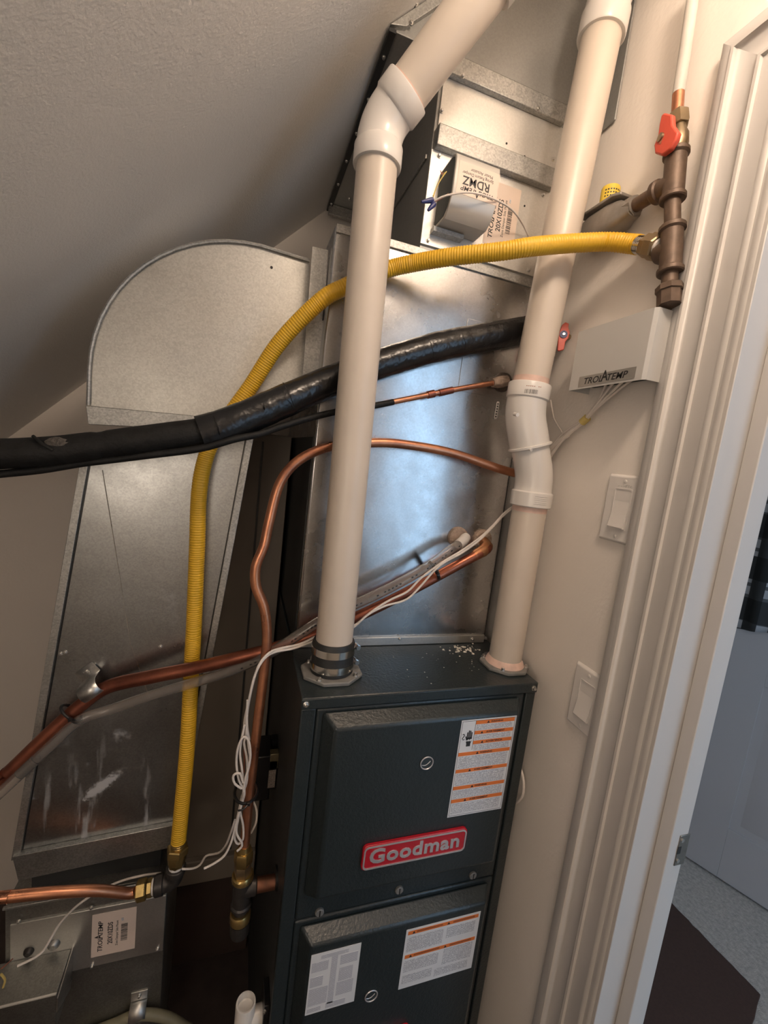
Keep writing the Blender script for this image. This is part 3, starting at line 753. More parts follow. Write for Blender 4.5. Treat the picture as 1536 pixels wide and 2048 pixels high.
def damper_label(fr, wd, ht, parent):
    """cream sticker, writing turned a quarter turn to read upwards"""
    la = pane(fr, 0, 0, wd, ht, 0, 'product_label', 'cream', parent, 0.0003)
    logo(fr, wd * 0.20, ht * 0.47, 0.0004, ht * 0.118, la, PI / 2)
    text('20X10ZDS', ht * 0.125, fr, wd * 0.42, ht * 0.50, 0.0004, 'lettering', 'ink', la, 'CENTER', 0.0001, 0.0002, 0.9, PI / 2)
    text('Zone Damper Side Mount', ht * 0.062, fr, wd * 0.57, ht * 0.47, 0.0004, 'lettering', 'ink', la, 'CENTER', 0.0001, 0, 0.9, PI / 2)
    rj = random.Random(11); yy = ht * 0.26; bc = MB()
    while yy < ht * 0.66:
        h_ = rj.choice((0.0006, 0.001, 0.0016)); bc.prism(on(fr, [(wd * 0.66, yy), (wd * 0.81, yy), (wd * 0.81, yy + h_), (wd * 0.66, yy + h_)], 0.0003), nrm(fr) * 0.0001); yy += h_ + rj.choice((0.0007, 0.0011, 0.0015))
    bc.build('barcode', 'ink', la)
    pane(fr, wd * 0.66, ht * 0.74, wd * 0.71, ht * 0.80, 0.0003, 'fine_print', 'print', la)
    return la
def qx(x, y, Y): return PY(x, y, Y)
a = PY(993, 372, YC); c = PY(964, 486, YC); d_ = PY(1040, 520, YC)
damper_label(frame((c.x, YC - 0.0017, c.z), (1, 0, 0), (0, 0, 1)), 0.068, 0.112, zd)
# actuator: folded steel cover, its end open on the left with the wire leads
AX0, AX1 = PY(905, 318, YC - 0.05).x, PY(991, 350, YC - 0.05).x
az1 = PY(908, 312, YC - 0.05).z; az0 = PY(950, 445, YC - 0.06).z
ac = MB()
yb, yf_ = YC - 0.0016, YC - 0.068
zt1, zb1 = az1, az0
pro = [(yb, zt1), (yf_ + 0.012, zt1), (yf_ + 0.003, zt1 - 0.004), (yf_, zt1 - 0.013), (yf_, zb1 + 0.030), (yf_ + 0.010, zb1 + 0.010), (yf_ + 0.024, zb1), (yb, zb1)]
acov = MB().prism([(AX0, y, z) for y, z in pro], (AX1 - AX0, 0, 0)).build('actuator_cover', paint('actuator_paint', (0.52, 0.50, 0.46), 0.38, 0.25, var=0.03), zd, 0.0015)
MB().prism([(AX0 - 0.0006, y + (0.0035 if y < YC - 0.03 else -0.001), z + (-0.004 if z > (zt1 + zb1) / 2 else 0.004)) for y, z in pro], (0.0008, 0, 0)).build('open_end', 'boxin', acov)
MB().prism([(AX0 - 0.006, yb, zb1 - 0.002), (AX0 + 0.055, yb, zb1 - 0.002), (AX0 + 0.055, yb, zb1 - 0.010), (AX0 - 0.006, yb, zb1 - 0.010)], (0, -0.016, 0)).build('mounting_foot', 'galvm', acov)
afr = frame((AX0 + 0.006, yf_ - 0.0002, zb1 + 0.032), (1, 0, 0), (0, 0, 1)); aw, ah = AX1 - AX0 - 0.0065, zt1 - zb1 - 0.047
al = pane(afr, 0, 0, aw, ah, 0, 'actuator_label', 'cream', acov, 0.0003)
# the printing is upside down on the mounted actuator
logo(afr, aw * 0.50, ah * 0.20, 0.0004, aw * 0.135, al, PI)
text('RDMZ', aw * 0.24, afr, aw * 0.46, ah * 0.46, 0.0004, 'lettering', 'ink', al, 'CENTER', 0.0001, 0.0003, 1.0, PI)
text('Spring Return Damper', aw * 0.088, afr, aw * 0.48, ah * 0.68, 0.0004, 'lettering', 'ink', al, 'CENTER', 0.0001, 0, 0.95, PI)
text('Motor Actuator', aw * 0.088, afr, aw * 0.56, ah * 0.82, 0.0004, 'lettering', 'ink', al, 'CENTER', 0.0001, 0, 0.95, PI)
for i, (px_, Ys, mt, r) in enumerate((([(893, 343), (878, 365), (866, 392)], (0.745, 0.742, 0.735), 'wirey', 0.0009), ([(890, 345), (874, 372), (866, 396)], (0.747, 0.745, 0.735), 'wirey', 0.0009), ([(886, 345), (884, 350), (881, 341)], (0.75, 0.75, 0.75), 'wireb', 0.0008), ([(900, 385), (884, 396), (868, 404)], (0.745, 0.742, 0.737), 'wireb', 0.0009))):
    MB().tube([PY(x, y, Y) for (x, y), Y in zip(px_, Ys)], r, 8, 0.004).build('lead_wire', mt, acov)
for a, c in (((866, 400), (843, 404)), ((869, 407), (856, 421))):
    p, q = PY(*a, 0.735), PY(*c, 0.735)
    MB().sweep([p, p.lerp(q, 0.15), p.lerp(q, 0.85), q], [0.0040, 0.0046, 0.0028, 0.0020], 10).build('wire_nut', 'blue', acov)
cw = MB().tube([PY(868, 402, 0.737), PY(893, 391, 0.725), PY(940, 385, 0.712), PY(985, 397, 0.722), PY(1022, 418, 0.745), PY(1045, 448, 0.775), PY(1060, 480, 0.790)], 0.0016, 8, 0.006).build('actuator_wire', 'wire')
tag(cw, 'thin white cable looping in front of the upper zone damper actuator', 'cable')

# ================================================================== PLENUM
PZ0 = H + 0.7045
pl = thing('supply_plenum', 'large galvanized plenum under the ceiling slope, topmost of the duct stack', 'plenum', (0.40, 1.08, PZ0))
pp = [(0.1735, PZ0), (0.580, PZ0), (0.580, H + 0.955), (0.424, H + 0.955)]
MB().prism([(x, YC - 0.001, z) for x, z in pp], (0, 0.58, 0)).build('box', 'plen', pl, 0.001)
g = 0.003
fl_ = [(0.172, PZ0), (0.172 + 0.232, PZ0 + 0.232), (0.172 + 0.253, PZ0 + 0.232), (0.172 + 0.028, PZ0 + 0.007)]
MB().prism([(x + g, YC - 0.010, z - 0.0) for x, z in fl_], (0, 0.010, 0)).build('slope_flange', 'galvm', pl, 0.001)
MB().prism([(0.1750, YC - 0.006, PZ0 - 0.0005), (0.1750, 1.385, PZ0 - 0.0005), (0.188, 1.385, PZ0 - 0.0005), (0.188, YC - 0.006, PZ0 - 0.0005)], (0, 0, -0.006)).build('edge_flange', 'furns', pl, 0.0008)
for k in range(6):
    y = 0.84 + 0.10 * k
    screw((0.1815, y, PZ0 - 0.0065), (0, 0, -1), 0.0038, pl)
MB().box((0.178, 1.352, PZ0 - 0.028), (DX0 - 0.002, 1.366, PZ0 - 0.0005)).build('back_flange', 'galvm', pl, 0.001)
screw((0.225, 1.30, PZ0), (0, 0, -1), 0.0045, pl)
for x, y in ((832, 9), (822, 46)):
    p = PY(x, y, YC - 0.01); screw(p, (0, -1, 0), 0.0042, pl)
MB().box((0.5800, 0.702, H + 0.640), (0.5835, YC - 0.002, H + 0.955)).build('wall_plate', 'plen', pl, 0.0006)

# ================================================================== LEFT DUCT: elbow, offset, lower damper
YD, YDB = 0.86, 1.08
el = thing('duct_elbow', 'galvanized square duct elbow with round heel left of the coil cabinet', 'duct elbow', (-0.12, 1.1, H + 0.03))
s = YD
outl = []
for k in range(15):
    a = PI - (PI / 2) * k / 14
    outl.append((0.0 + 0.297 * math.cos(a) * 1.01, 0.098 + 0.302 * math.sin(a)))
outl += [(0.10, 0.395)]
outl = [(x * s, H + z * s) for x, z in outl]
bz0 = H + 0.030 * s
poly = [(-0.300 * s, bz0)] + outl + [(0.115 * s, H + 0.10 * s), (0.045 * s, H + 0.06 * s), (0.012 * s, bz0)]
MB().prism([(x, YD, z) for x, z in poly], (0, 0.0012, 0)).build('cheek', 'elbow', el)
heel = [(-0.300 * s, bz0)] + outl
hm = MB()
n = len(heel)
hm.add([(x, YD - 0.004, z) for x, z in heel] + [(x, YDB, z) for x, z in heel], [(i, i + 1, n + i + 1, n + i) for i in range(n - 1)])
ho = hm.build('heel', 'galv', el, smooth=60)
sd = ho.modifiers.new('thick', 'SOLIDIFY'); sd.thickness = 0.0016
MB().sweep([(x * 1.0, YD - 0.003, z) for x, z in heel], 0.0034, 8).build('heel_seam', 'galvm', el)
MB().prism([(x, YDB, z) for x, z in poly], (0, 0.0012, 0)).build('cheek', 'elbow', el)
MB().box((0.012 * s, YD, bz0), (0.014 * s, YDB, H + 0.062 * s)).build('throat', 'furns', el)
p = PY(543, 535, YD); MB().cyl(p, p + V((0, -0.0008, 0)), 0.0024, 12).build('screw_hole', 'black', el)
cl_ = [PY(171, 811, YD - 0.006), PY(440, 836, YD - 0.006), PY(520, 842, YD - 0.006), PY(520, 862, YD - 0.006), PY(440, 862, YD - 0.006), PY(176, 849, YD - 0.006)]
MB().prism(cl_, (0, 0.006, 0)).build('base_cleat', 'galvm', el, 0.001)

of = thing('offset_duct', 'slanting galvanized duct with white mineral streaks behind the yellow gas hose', 'duct', (-0.2, 1.1, H - 0.9))
tl, tr = PY(171, 872, YD), PY(508, 872, YD)
bl_, br_ = PY(25, 1716, YD), PY(353, 1700, YD)
br_ = PY(362, 1652, YD)
dz = V((0, YDB - YD, 0))
MB().hexa([bl_, br_, tr, tl], [p + dz for p in (bl_, br_, tr, tl)]).build('duct_body', 'galvd', of, 0.001)
def along(a, c, wd, name, out=0.006, inset=0.0):
    d = (c - a).normalized(); n_ = V((0, 0, 1)).cross(V((0, 1, 0)))
    sx_ = V((wd, 0, 0))
    MB().hexa([a + V((0, -out, 0)), a + sx_ + V((0, -out, 0)), c + sx_ + V((0, -out, 0)), c + V((0, -out, 0))], [a, a + sx_, c + sx_, c]).build(name, 'galvm', of, 0.0008)
along(bl_, tl, 0.0125, 'corner_seam'); along(br_ - V((0.0125, 0, 0)), tr - V((0.0125, 0, 0)), 0.0125, 'corner_seam')
for a_, c_, dx in ((bl_, tl, 0.0130), (br_, tr, -0.0150)):
    o1, o2 = a_ + V((dx, -0.0006, 0)), c_ + V((dx, -0.0006, 0)); w1 = V((0.002, 0, 0))
    MB().hexa([o1, o1 + w1, o2 + w1, o2], [p + V((0, 0.0006, 0)) for p in (o1, o1 + w1, o2 + w1, o2)]).build('seam_gap', 'black', of)
# pressed cross-break ridges on the front
def ridge(a, c):
    MB().sweep([a + V((0, 0.0005, 0)), c + V((0, 0.0005, 0))], 0.0011, 6).build('cross_break', 'galv', of)
ridge(PY(205, 940, YD), PY(262, 1290, YD)); ridge(PY(262, 1290, YD), PY(300, 1400, YD))
f0 = [PY(24, 1714, YD - 0.012), PY(350, 1650, YD - 0.012), PY(348, 1694, YD - 0.003), PY(36, 1762, YD - 0.003)]
MB().hexa(f0, [p + V((0, 0.012, 0)) for p in f0]).build('bottom_flange', 'galvm', of, 0.001)
for x, y in ((131, 1304), (321, 1293), (122, 1307)):
    screw(PY(x, y, YD), (0, -1, 0), 0.0036, of)

lo = thing('lower_duct', 'galvanized duct section with zone damper at the bottom left under the slanting duct', 'damper', (-0.22, 1.1, 0))
lt = PY(10, 1813, YD); rt = PY(334, 1753, YD)
LZ = (lt.z + rt.z) / 2
LX0, LX1 = lt.x, rt.x + 0.002
MB().box((LX0, YD, 0.0), (LX1, YDB, LZ)).build('duct_body', 'lowbox', lo, 0.0015)
MB().box((LX0 - 0.002, YD - 0.006, LZ - 0.004), (LX1, YD, LZ + 0.001)).build('top_hem', 'galvm', lo, 0.001)
MB().box((LX0 + 0.03, YD + 0.03, LZ - 0.02), (LX1 - 0.02, YDB - 0.03, LZ + 0.055)).build('dark_gap_block', 'rubber', lo)  # black block stands in for the shaded gap under the slanting duct
pT = PY(331.6, 1791, YD - 0.003); pB = PY(330.5, 1900, YD - 0.003); pL = PY(20, 1839, YD - 0.003)
MB().box((pL.x, YD - 0.003, pB.z), (LX1 - 0.001, YD, pT.z)).build('damper_plate', 'damper', lo, 0.0006)
for x, y in ((183, 1814), (38, 1842), (184, 1932), (315, 1898)):
    screw(PY(x, y, YD - 0.003), (0, -1, 0), 0.004, lo)
a = PY(181, 1828, YD); c = PY(184, 1912, YD); d_ = PY(270, 1808, YD)
damper_label(frame((c.x - 0.001, YD - 0.0032, c.z), (1, 0, 0), (0, 0, 1)), d_.x - a.x, a.z - c.z, lo)['label'] = 'white damper sticker with barcode'
for x, y, r in ((108, 1888, 0.011), (58, 1902, 0.009)):
    p = PY(x, y, YD - 0.003); MB().sweep([p, p + V((0, -0.004, 0)), p + V((0, -0.008, 0))], [r, r * 0.9, r * 0.5], 18).build('shaft_hub', 'irond' if r < 0.01 else 'galvm', lo)
b0, b1 = PY(35, 1928, YD - 0.003), PY(148, 1888, YD - 0.003)
yfr = 0.785
g1 = PY(129, 1958, yfr); zt2 = (b0.z + b1.z) / 2
bx1 = b1.x - 0.004; bx0 = -0.41
lac = MB().prism([(bx0, YD - 0.003, zt2), (bx0, yfr, zt2 - 0.004), (bx0, yfr, zt2 - 0.085), (bx0, YD - 0.003, zt2 - 0.085)], (bx1 - bx0, 0, 0)).build('actuator_cover', 'lowbox', lo, 0.0015)
MB().sweep([(bx0, yfr, zt2 - 0.004), (bx1, yfr, zt2 - 0.004)], 0.0022, 8).build('edge_highlight', 'damper', lac)  # pale bead paints in the highlight along the front edge
MB().prism([(bx1 + 0.001, YD - 0.003, zt2 + 0.002), (bx1 + 0.001, yfr - 0.002, zt2 - 0.012), (bx1 + 0.001, yfr - 0.004, zt2 - 0.040), (bx1 + 0.001, YD - 0.012, zt2 - 0.085), (bx1 + 0.001, YD - 0.003, zt2 - 0.06)], (0.0022, 0, 0)).build('end_bracket', 'galv', lac)
MB().tube([PY(2, 1938, 0.80), PY(14, 1928, 0.81), PY(25, 1918, 0.83)], 0.0012, 8, 0.004).build('lead_wire', 'wireb', lac)
MB().tube([PY(6, 1975, 0.79), PY(10, 1960, 0.79), PY(2, 1948, 0.79)], 0.0018, 8, 0.004).build('lead_wire', 'wirey', lac)
cs = thing('conduit_clip', 'bright galvanized one-hole clip low on the left duct front', 'clip', PY(280, 2005, YD))
p = PY(279, 1989, YD); screw(p + V((0, -0.002, 0)), (0, -1, 0), 0.004, cs)
MB().box((p.x - 0.016, YD - 0.002, p.z - 0.012), (p.x + 0.016, YD, p.z + 0.010)).build('tab', 'damper', cs, 0.0005)
MB().add([(p.x + sx_ * 0.016, YD - 0.001 - 0.022 * math.sin(a), p.z - 0.034 + 0.022 * math.cos(a)) for a in [PI * k / 10 for k in range(11)] for sx_ in (-1, 1)], [(2 * k, 2 * k + 1, 2 * k + 3, 2 * k + 2) for k in range(10)]).build('saddle', 'damper', cs).modifiers.new('t', 'SOLIDIFY').thickness = 0.0015
cd = MB().tube([PY(150, 2080, YD - 0.012), PY(230, 2048, YD - 0.012), V((p.x, YD - 0.0125, p.z - 0.034)), PY(330, 2034, YD - 0.015), PY(380, 2060, YD - 0.02)], 0.0105, 12, 0.01).build('flexible_conduit', 'conduit')
tag(cd, 'dull olive flexible conduit held by the clip at the bottom left', 'conduit')

# dark return cabinet in the gap between the left duct and the furnace
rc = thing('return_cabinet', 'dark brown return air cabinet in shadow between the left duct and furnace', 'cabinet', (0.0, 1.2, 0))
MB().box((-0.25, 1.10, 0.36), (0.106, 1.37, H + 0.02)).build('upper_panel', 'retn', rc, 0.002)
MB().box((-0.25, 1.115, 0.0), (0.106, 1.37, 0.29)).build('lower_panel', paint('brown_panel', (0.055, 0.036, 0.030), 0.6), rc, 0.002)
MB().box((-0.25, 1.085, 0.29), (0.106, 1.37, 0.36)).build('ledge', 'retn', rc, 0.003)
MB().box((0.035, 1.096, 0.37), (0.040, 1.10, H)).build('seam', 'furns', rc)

# ================================================================== PLASTIC FLUE PIPES
RPI = 0.0322
def elbow_path(c, d0, d1, T, n=10):
    a = c - d0 * T; b2 = c + d1 * T
    return [(a * (1 - t) ** 2 + c * 2 * t * (1 - t) + b2 * t * t) for t in [k / n for k in range(n + 1)]]
vp = thing('exhaust_pipe', 'cream PVC exhaust pipe rising from a black rubber coupling, bending right at top', 'pipe', LP)
topc = PY(757, 300, 0.7165)
d0 = (topc - LP).normalized()
ec = LP + d0 * ((H + 0.502 - LP.z) / d0.z)
d1v = V((0.5055, -0.4945, 0.7071)).normalized()
MB().sweep([LP + V((0, 0, 0.012)), ec - d0 * 0.03], RPI, 40).build('lower_pipe', 'pvc', vp)
MB().sweep([ec + d1v * 0.028, ec + d1v * 0.60], RPI, 40).build('upper_pipe', 'pvc', vp)
ep = elbow_path(ec, d0, d1v, 0.028, 12)
hub = 0.031
pts = [ec - d0 * (0.028 + hub), ec - d0 * (0.028 + hub - 0.002), ec - d0 * 0.032] + ep + [ec + d1v * 0.0325, ec + d1v * (0.028 + hub - 0.002), ec + d1v * (0.028 + hub)]
rr = [0.0372, 0.0380, 0.0380] + [0.0352] * len(ep) + [0.0380, 0.0380, 0.0372]
pts.insert(3, ec - d0 * 0.0285); rr.insert(3, 0.0356); pts.insert(len(pts) - 3, ec + d1v * 0.0288); rr.insert(len(rr) - 3, 0.0356)
e1_ = MB().sweep(pts, rr, 40).build('elbow_fitting', 'pvcw', vp); e1_['label'] = 'white forty five degree elbow fitting'
hs = ec + d1v * 0.212
MB().sweep([hs, hs + d1v * 0.002, hs + d1v * 0.05], [0.0372, 0.0382, 0.0382], 40).build('top_coupling', 'pvcw', vp)
MB().sweep([ec + d1v * 0.0592, ec + d1v * 0.0615], RPI + 0.0003, 40).build('primer_ring', 'primer', vp)
# rubber coupling with two clamps
rk = thing('rubber_coupling', 'black rubber pipe coupling with two stainless clamps on the furnace top', 'coupling', LP + V((0, 0, 0.007)))
zc0 = ZT + 0.007
dl_ = d0
MB().sweep([V((LP.x, LP.y, zc0)), LP + dl_ * 0.0125, LP + dl_ * 0.013, LP + dl_ * 0.058, LP + dl_ * 0.062], [0.0378, 0.0378, 0.0372, 0.0372, 0.0355], 40).build('sleeve', 'rubber', rk)
for h_ in (0.013, 0.041):
    a = LP + dl_ * h_; c = LP + dl_ * (h_ + 0.0125)
    bnd = MB().sweep([a, a, c, c], [0.0370, 0.0386, 0.0386, 0.0370], 44, caps=False).build('clamp_band', 'steel', rk)
    mid = (a + c) / 2; q = mid + V((0.0385 * math.cos(0.25), 0.0385 * math.sin(0.25), 0))
    t_ = V((-math.sin(0.25), math.cos(0.25), 0))
    MB().sweep([q - t_ * 0.011 + V((0.003, 0, 0)), q + t_ * 0.009 + V((0.003, 0, 0))], [0.0042, 0.0042], 10).build('clamp_screw_housing', 'steel', bnd)
    MB().sweep([q - t_ * 0.011 + V((0.003, 0, 0)), q - t_ * 0.017 + V((0.003, 0, 0))], [0.0047, 0.0047], 6).build('clamp_screw', 'screw', bnd)

ip = thing('intake_pipe', 'cream PVC intake pipe on the right with white offset elbows halfway up', 'pipe', RP)
U0 = PY(1060, 770, 0.699); U1 = PY(1203, 70, 0.690)
du_ = (U1 - U0).normalized()
E2 = U0 - du_ * 0.052
E1 = V((0.527, 0.691, H - 0.006))
dm = (E2 - E1).normalized()
up = V((0, 0, 1))
MB().sweep([RP + V((0, 0, 0.008)), E1 - up * 0.02], RPI, 40).build('lower_pipe', 'pvc', ip)
MB().sweep([E2 + du_ * 0.02, U1 + du_ * 0.10], RPI, 40).build('upper_pipe', 'pvc', ip)
mid = E1.lerp(E2, 0.46)
p1 = elbow_path(E1, up, dm, 0.022, 8)
pts = [E1 - up * 0.056, E1 - up * 0.0545, E1 - up * 0.029, E1 - up * 0.0265] + p1 + [mid + dm * 0.004]
rr = [0.0372, 0.0384, 0.0384, 0.0352] + [0.0345] * len(p1) + [0.0345]
o = MB().sweep(pts, rr, 40).build('offset_elbow', 'pvcw', ip); o['label'] = 'white lower offset elbow'
for k in range(5):
    hh = E1 - up * (0.034 + 0.0035 * k)
    MB().sweep([hh + V((0.0386 * math.cos(a), 0.0386 * math.sin(a), 0)) for a in [math.radians(-118 + 9 * j) for j in range(5)]], 0.0005, 5).build('moulded_rib', 'pvcw', o)
p2 = elbow_path(E2, dm, du_, 0.022, 8)
pts = [mid - dm * 0.001, mid + dm * 0.0015, mid + dm * 0.0048, mid + dm * 0.006] + p2 + [E2 + du_ * 0.0245, E2 + du_ * 0.027, E2 + du_ * 0.051, E2 + du_ * 0.053]
rr = [0.0368, 0.0402, 0.0402, 0.0366] + [0.0364] * len(p2) + [0.0364, 0.0388, 0.0388, 0.0376]
o2 = MB().sweep(pts, rr, 40).build('offset_elbow', 'pvcw', ip); o2['label'] = 'white upper offset elbow with barcode'
def nub(x, y, l_, r):
    p = PY(x, y, 0.664); q = V((0, -1, -0.2)).normalized()
    MB().sweep([p, p + q * l_], [r, r * 0.95], 12).build('moulding_nub', 'pvcw', o2)
nub(1029, 828, 0.010, 0.0036); nub(1061, 899, 0.003, 0.0032)
# barcode and mark printed on the curved hub
def hubpt(a, h_, r=0.0390):
    u = du_.cross(V((1, 0, 0))).normalized(); 
    return E2 + du_ * h_ + V((math.cos(a) * r, math.sin(a) * r, 0))
bc = MB(); rj = random.Random(2); a = math.radians(-135)
while a < math.radians(-101):
    wv = rj.choice((0.008, 0.013, 0.022)); q = [hubpt(a, 0.030), hubpt(a + wv, 0.030), hubpt(a + wv, 0.0375), hubpt(a, 0.0375)]
    bc.add(q, [(0, 1, 2, 3)]); a += wv + rj.choice((0.012, 0.018, 0.026))
bc.build('barcode', 'ink', o2)
mk = MB(); a = math.radians(-133)
for k in range(7):
    q = [hubpt(a, 0.0425), hubpt(a + 0.045, 0.0425), hubpt(a + 0.045, 0.0438), hubpt(a, 0.0438)]; mk.add(q, [(0, 1, 2, 3)]); a += 0.085 if k != 4 else 0.2
mk.build('printed_mark', 'wireb', o2)
MB().sweep([U0 + du_ * 0.002, U0 + du_ * 0.012], RPI + 0.0003, 40).build('primer_ring', 'primer', ip)
MB().sweep([E1 - up * 0.0665, E1 - up * 0.0565], RPI + 0.0003, 40).build('primer_ring', 'primer', ip)
hb = U1 - du_ * 0.006
MB().sweep([hb, hb + du_ * 0.002, hb + du_ * 0.034, hb + du_ * 0.037] + elbow_path(hb + du_ * 0.066, du_, V((0.10, -0.62, 0.75)).normalized(), 0.028, 8) + [hb + du_ * 0.066 + V((0.10, -0.62, 0.75)).normalized() * 0.11], [0.0372, 0.0386, 0.0386, 0.0356] + [0.0356] * 10, 40).build('top_elbow', 'pvcw', ip)

# ================================================================== GAS PIPING ON THE RIGHT WALL
GX = 0.5605
gm = thing('gas_manifold', 'rusty iron gas riser with tees and red handled valve on the right wall', 'gas pipe', (GX, 0.5, H + 0.27))
def G(x, y): return PX(x, y, GX)
gp = [G(1393, -60), G(1385, 0), G(1357, 187), G(1354, 234)]
pp_ = [gp[0], gp[1], G(1372, 90), gp[2]]
MB().tube(pp_, 0.0080, 16, 0.02).build('painted_pipe', paint('pipe_overpaint', (0.56, 0.53, 0.49), 0.5, var=0.08, vs=30), gm)
MB().sweep([gp[2], gp[3]], 0.0079, 16).build('copper_pipe', 'copper', gm)
hexnut(G(1356, 228), G(1358, 254), 0.0135, gm, 'flare_nut', 'brassd')
vb = MB().sweep([G(1358, 253), G(1359, 262), G(1358, 272), G(1356, 288), G(1353, 302)], [0.0085, 0.0088, 0.0125, 0.0135, 0.0120], 16).build('valve_body', 'brassd', gm)
# red lever, standing off the valve towards the room
hq = G(1350, 283)
st_ = MB().sweep([hq + V((-0.010, 0, 0)), hq + V((-0.026, 0.004, 0))], 0.0055, 12).build('valve_stem', 'brassd', gm)
hX = GX - 0.024
ring_ = [(1321.7,231),(1327.6,225),(1343,228.5),(1344.5,249),(1355.5,264),(1351,279),(1339.5,298),(1322.5,310.7),(1309,306.5),(1307.3,291),(1315,271),(1317.5,250.6)]
hpoly = [PX(x, y, hX) for x, y in ring_]
hd = MB().prism(hpoly, (0.009, 0, 0)).build('lever_handle', 'red', gm, 0.003, seg=3)
p = PX(1322, 279, hX - 0.0004); MB().prism([p + V((0, dy * 0.0032, dz_ * 0.0062)) for dy, dz_ in ((0, 1), (0.8, 0.1), (0.7, -0.8), (-0.3, -1), (-0.8, 0))], (0.0005, 0, 0)).build('rivet_recess', 'wireb', hd)
def banded(pts_, r, rb, name, mat, band=0.009):
    P_ = [V(p) for p in pts_]; d = (P_[1] - P_[0]); l_ = d.length; d.normalize()
    seq = [(0, rb * 0.92), (0.0015, rb), (band * 0.7, rb), (band, r), (l_ - band, r), (l_ - band * 0.7, rb), (l_ - 0.0015, rb), (l_, rb * 0.92)]
    return MB().sweep([P_[0] + d * a for a, _ in seq], [b2 for _, b2 in seq], 20)
t1a, t1b = G(1353, 303), G(1345, 402)
m_ = banded([t1a, t1b], 0.0142, 0.0172, 'tee', 'iron')
tc = t1a.lerp(t1b, 0.62)
bra = V((0, 1, 0))
m_.sweep([tc, tc + bra * 0.021, tc + bra * 0.023, tc + bra * 0.030, tc + bra * 0.032], [0.0138, 0.0138, 0.0165, 0.0165, 0.0150], 20)
m_.build('tee', 'iron', gm)
MB().sweep([tc + bra * 0.030, tc + bra * 0.068], 0.0105, 16).build('side_nipple', 'iron', gm)
t2a, t2b = G(1345, 452), G(1340, 548)
MB().sweep([G(1345, 398), G(1345, 456)], 0.0105, 18).build('nipple', 'iron', gm)
m_ = banded([t2a, t2b], 0.0145, 0.0175, 'tee', 'iron')
tc2 = t2a.lerp(t2b, 0.48)
m_.sweep([tc2, tc2 + bra * 0.020, tc2 + bra * 0.022], [0.0138, 0.0142, 0.0130], 20)
m_.build('tee', 'iron', gm)
MB().sweep([G(1340, 545), G(1339, 576)], 0.0108, 18).build('nipple', 'iron', gm)
cq, cr_ = G(1339, 572), G(1338, 612)
cq = V((GX, cq.y, cq.z))
MB().sweep([cq, cq + (cr_ - cq) * 0.05, cq + (cr_ - cq) * 0.3, cq + (cr_ - cq) * 0.34, cr_, cr_ + (cr_ - cq) * 0.02], [0.0165, 0.0180, 0.0180, 0.0158, 0.0158, 0.012], 8).build('cap', 'iron', gm)

rg = thing('gas_regulator', 'grey gas pressure regulator with yellow cap behind the intake pipe', 'regulator', (0.54, 0.65, tc.z))
rz = tc.z
sec = [(0.0, 0.014, 0.012), (0.012, 0.016, 0.015), (0.022, 0.020, 0.021), (0.045, 0.0215, 0.026), (0.085, 0.0215, 0.026), (0.110, 0.019, 0.020), (0.122, 0.014, 0.012)]
y0_ = tc.y + 0.066
mb = MB(); vs = []; sg = 20
for (yy, rx, rz_) in sec:
    for k in range(sg):
        a = 2 * PI * k / sg
        cx_ = math.copysign(abs(math.cos(a)) ** 0.6, math.cos(a)) * rx; cz_ = math.copysign(abs(math.sin(a)) ** 0.6, math.sin(a)) * rz_
        vs.append((0.5610 + cx_, y0_ + yy, rz + cz_ - 0.004))
fs = [(i * sg + k, i * sg + (k + 1) % sg, (i + 1) * sg + (k + 1) % sg, (i + 1) * sg + k) for i in range(len(sec) - 1) for k in range(sg)] + [tuple(range(sg)), tuple((len(sec) - 1) * sg + k for k in range(sg))]
mb.add(vs, fs).build('body', 'reg', rg)
MB().sweep([(0.5605, y0_ - 0.002, rz), (0.5605, y0_ + 0.014, rz)], 0.0155, 8).build('inlet_hex', 'reg', rg)
MB().prism([(x, y, rz + 0.0215) for x, y in ((0.538, y0_ + 0.030), (0.545, y0_ + 0.018), (0.574, y0_ + 0.018), (0.583, y0_ + 0.030), (0.583, y0_ + 0.095), (0.574, y0_ + 0.105), (0.545, y0_ + 0.105), (0.538, y0_ + 0.095))], (0, 0, 0.005)).build('top_cover', 'reg', rg, 0.0012)
yc_ = PX(1221, 385, 0.558)
cpz = rz + 0.0265
yo = MB().sweep([(0.558, yc_.y, cpz), (0.558, yc_.y, cpz + 0.026), (0.558, yc_.y, cpz + 0.028)], [0.0150, 0.0150, 0.0140], 24).build('vent_cap', 'ycap', rg)
yf2 = frame((0.558, yc_.y, cpz), (1, 0, 0), (0, 0, 1))
for zz in (0.008, 0.013, 0.018):
    mk = MB()
    for k in range(7):
        a0 = math.radians(195 + 16 * k)
        q = [(0.558 + 0.01515 * math.cos(a0 + e_), yc_.y + 0.01515 * math.sin(a0 + e_), cpz + zz + dz_) for e_, dz_ in ((0, 0), (0.16, 0), (0.16, 0.0022), (0, 0.0022))]
        mk.add(q, [(0, 1, 2, 3)])
    mk.build('printed_line', 'ink', yo)

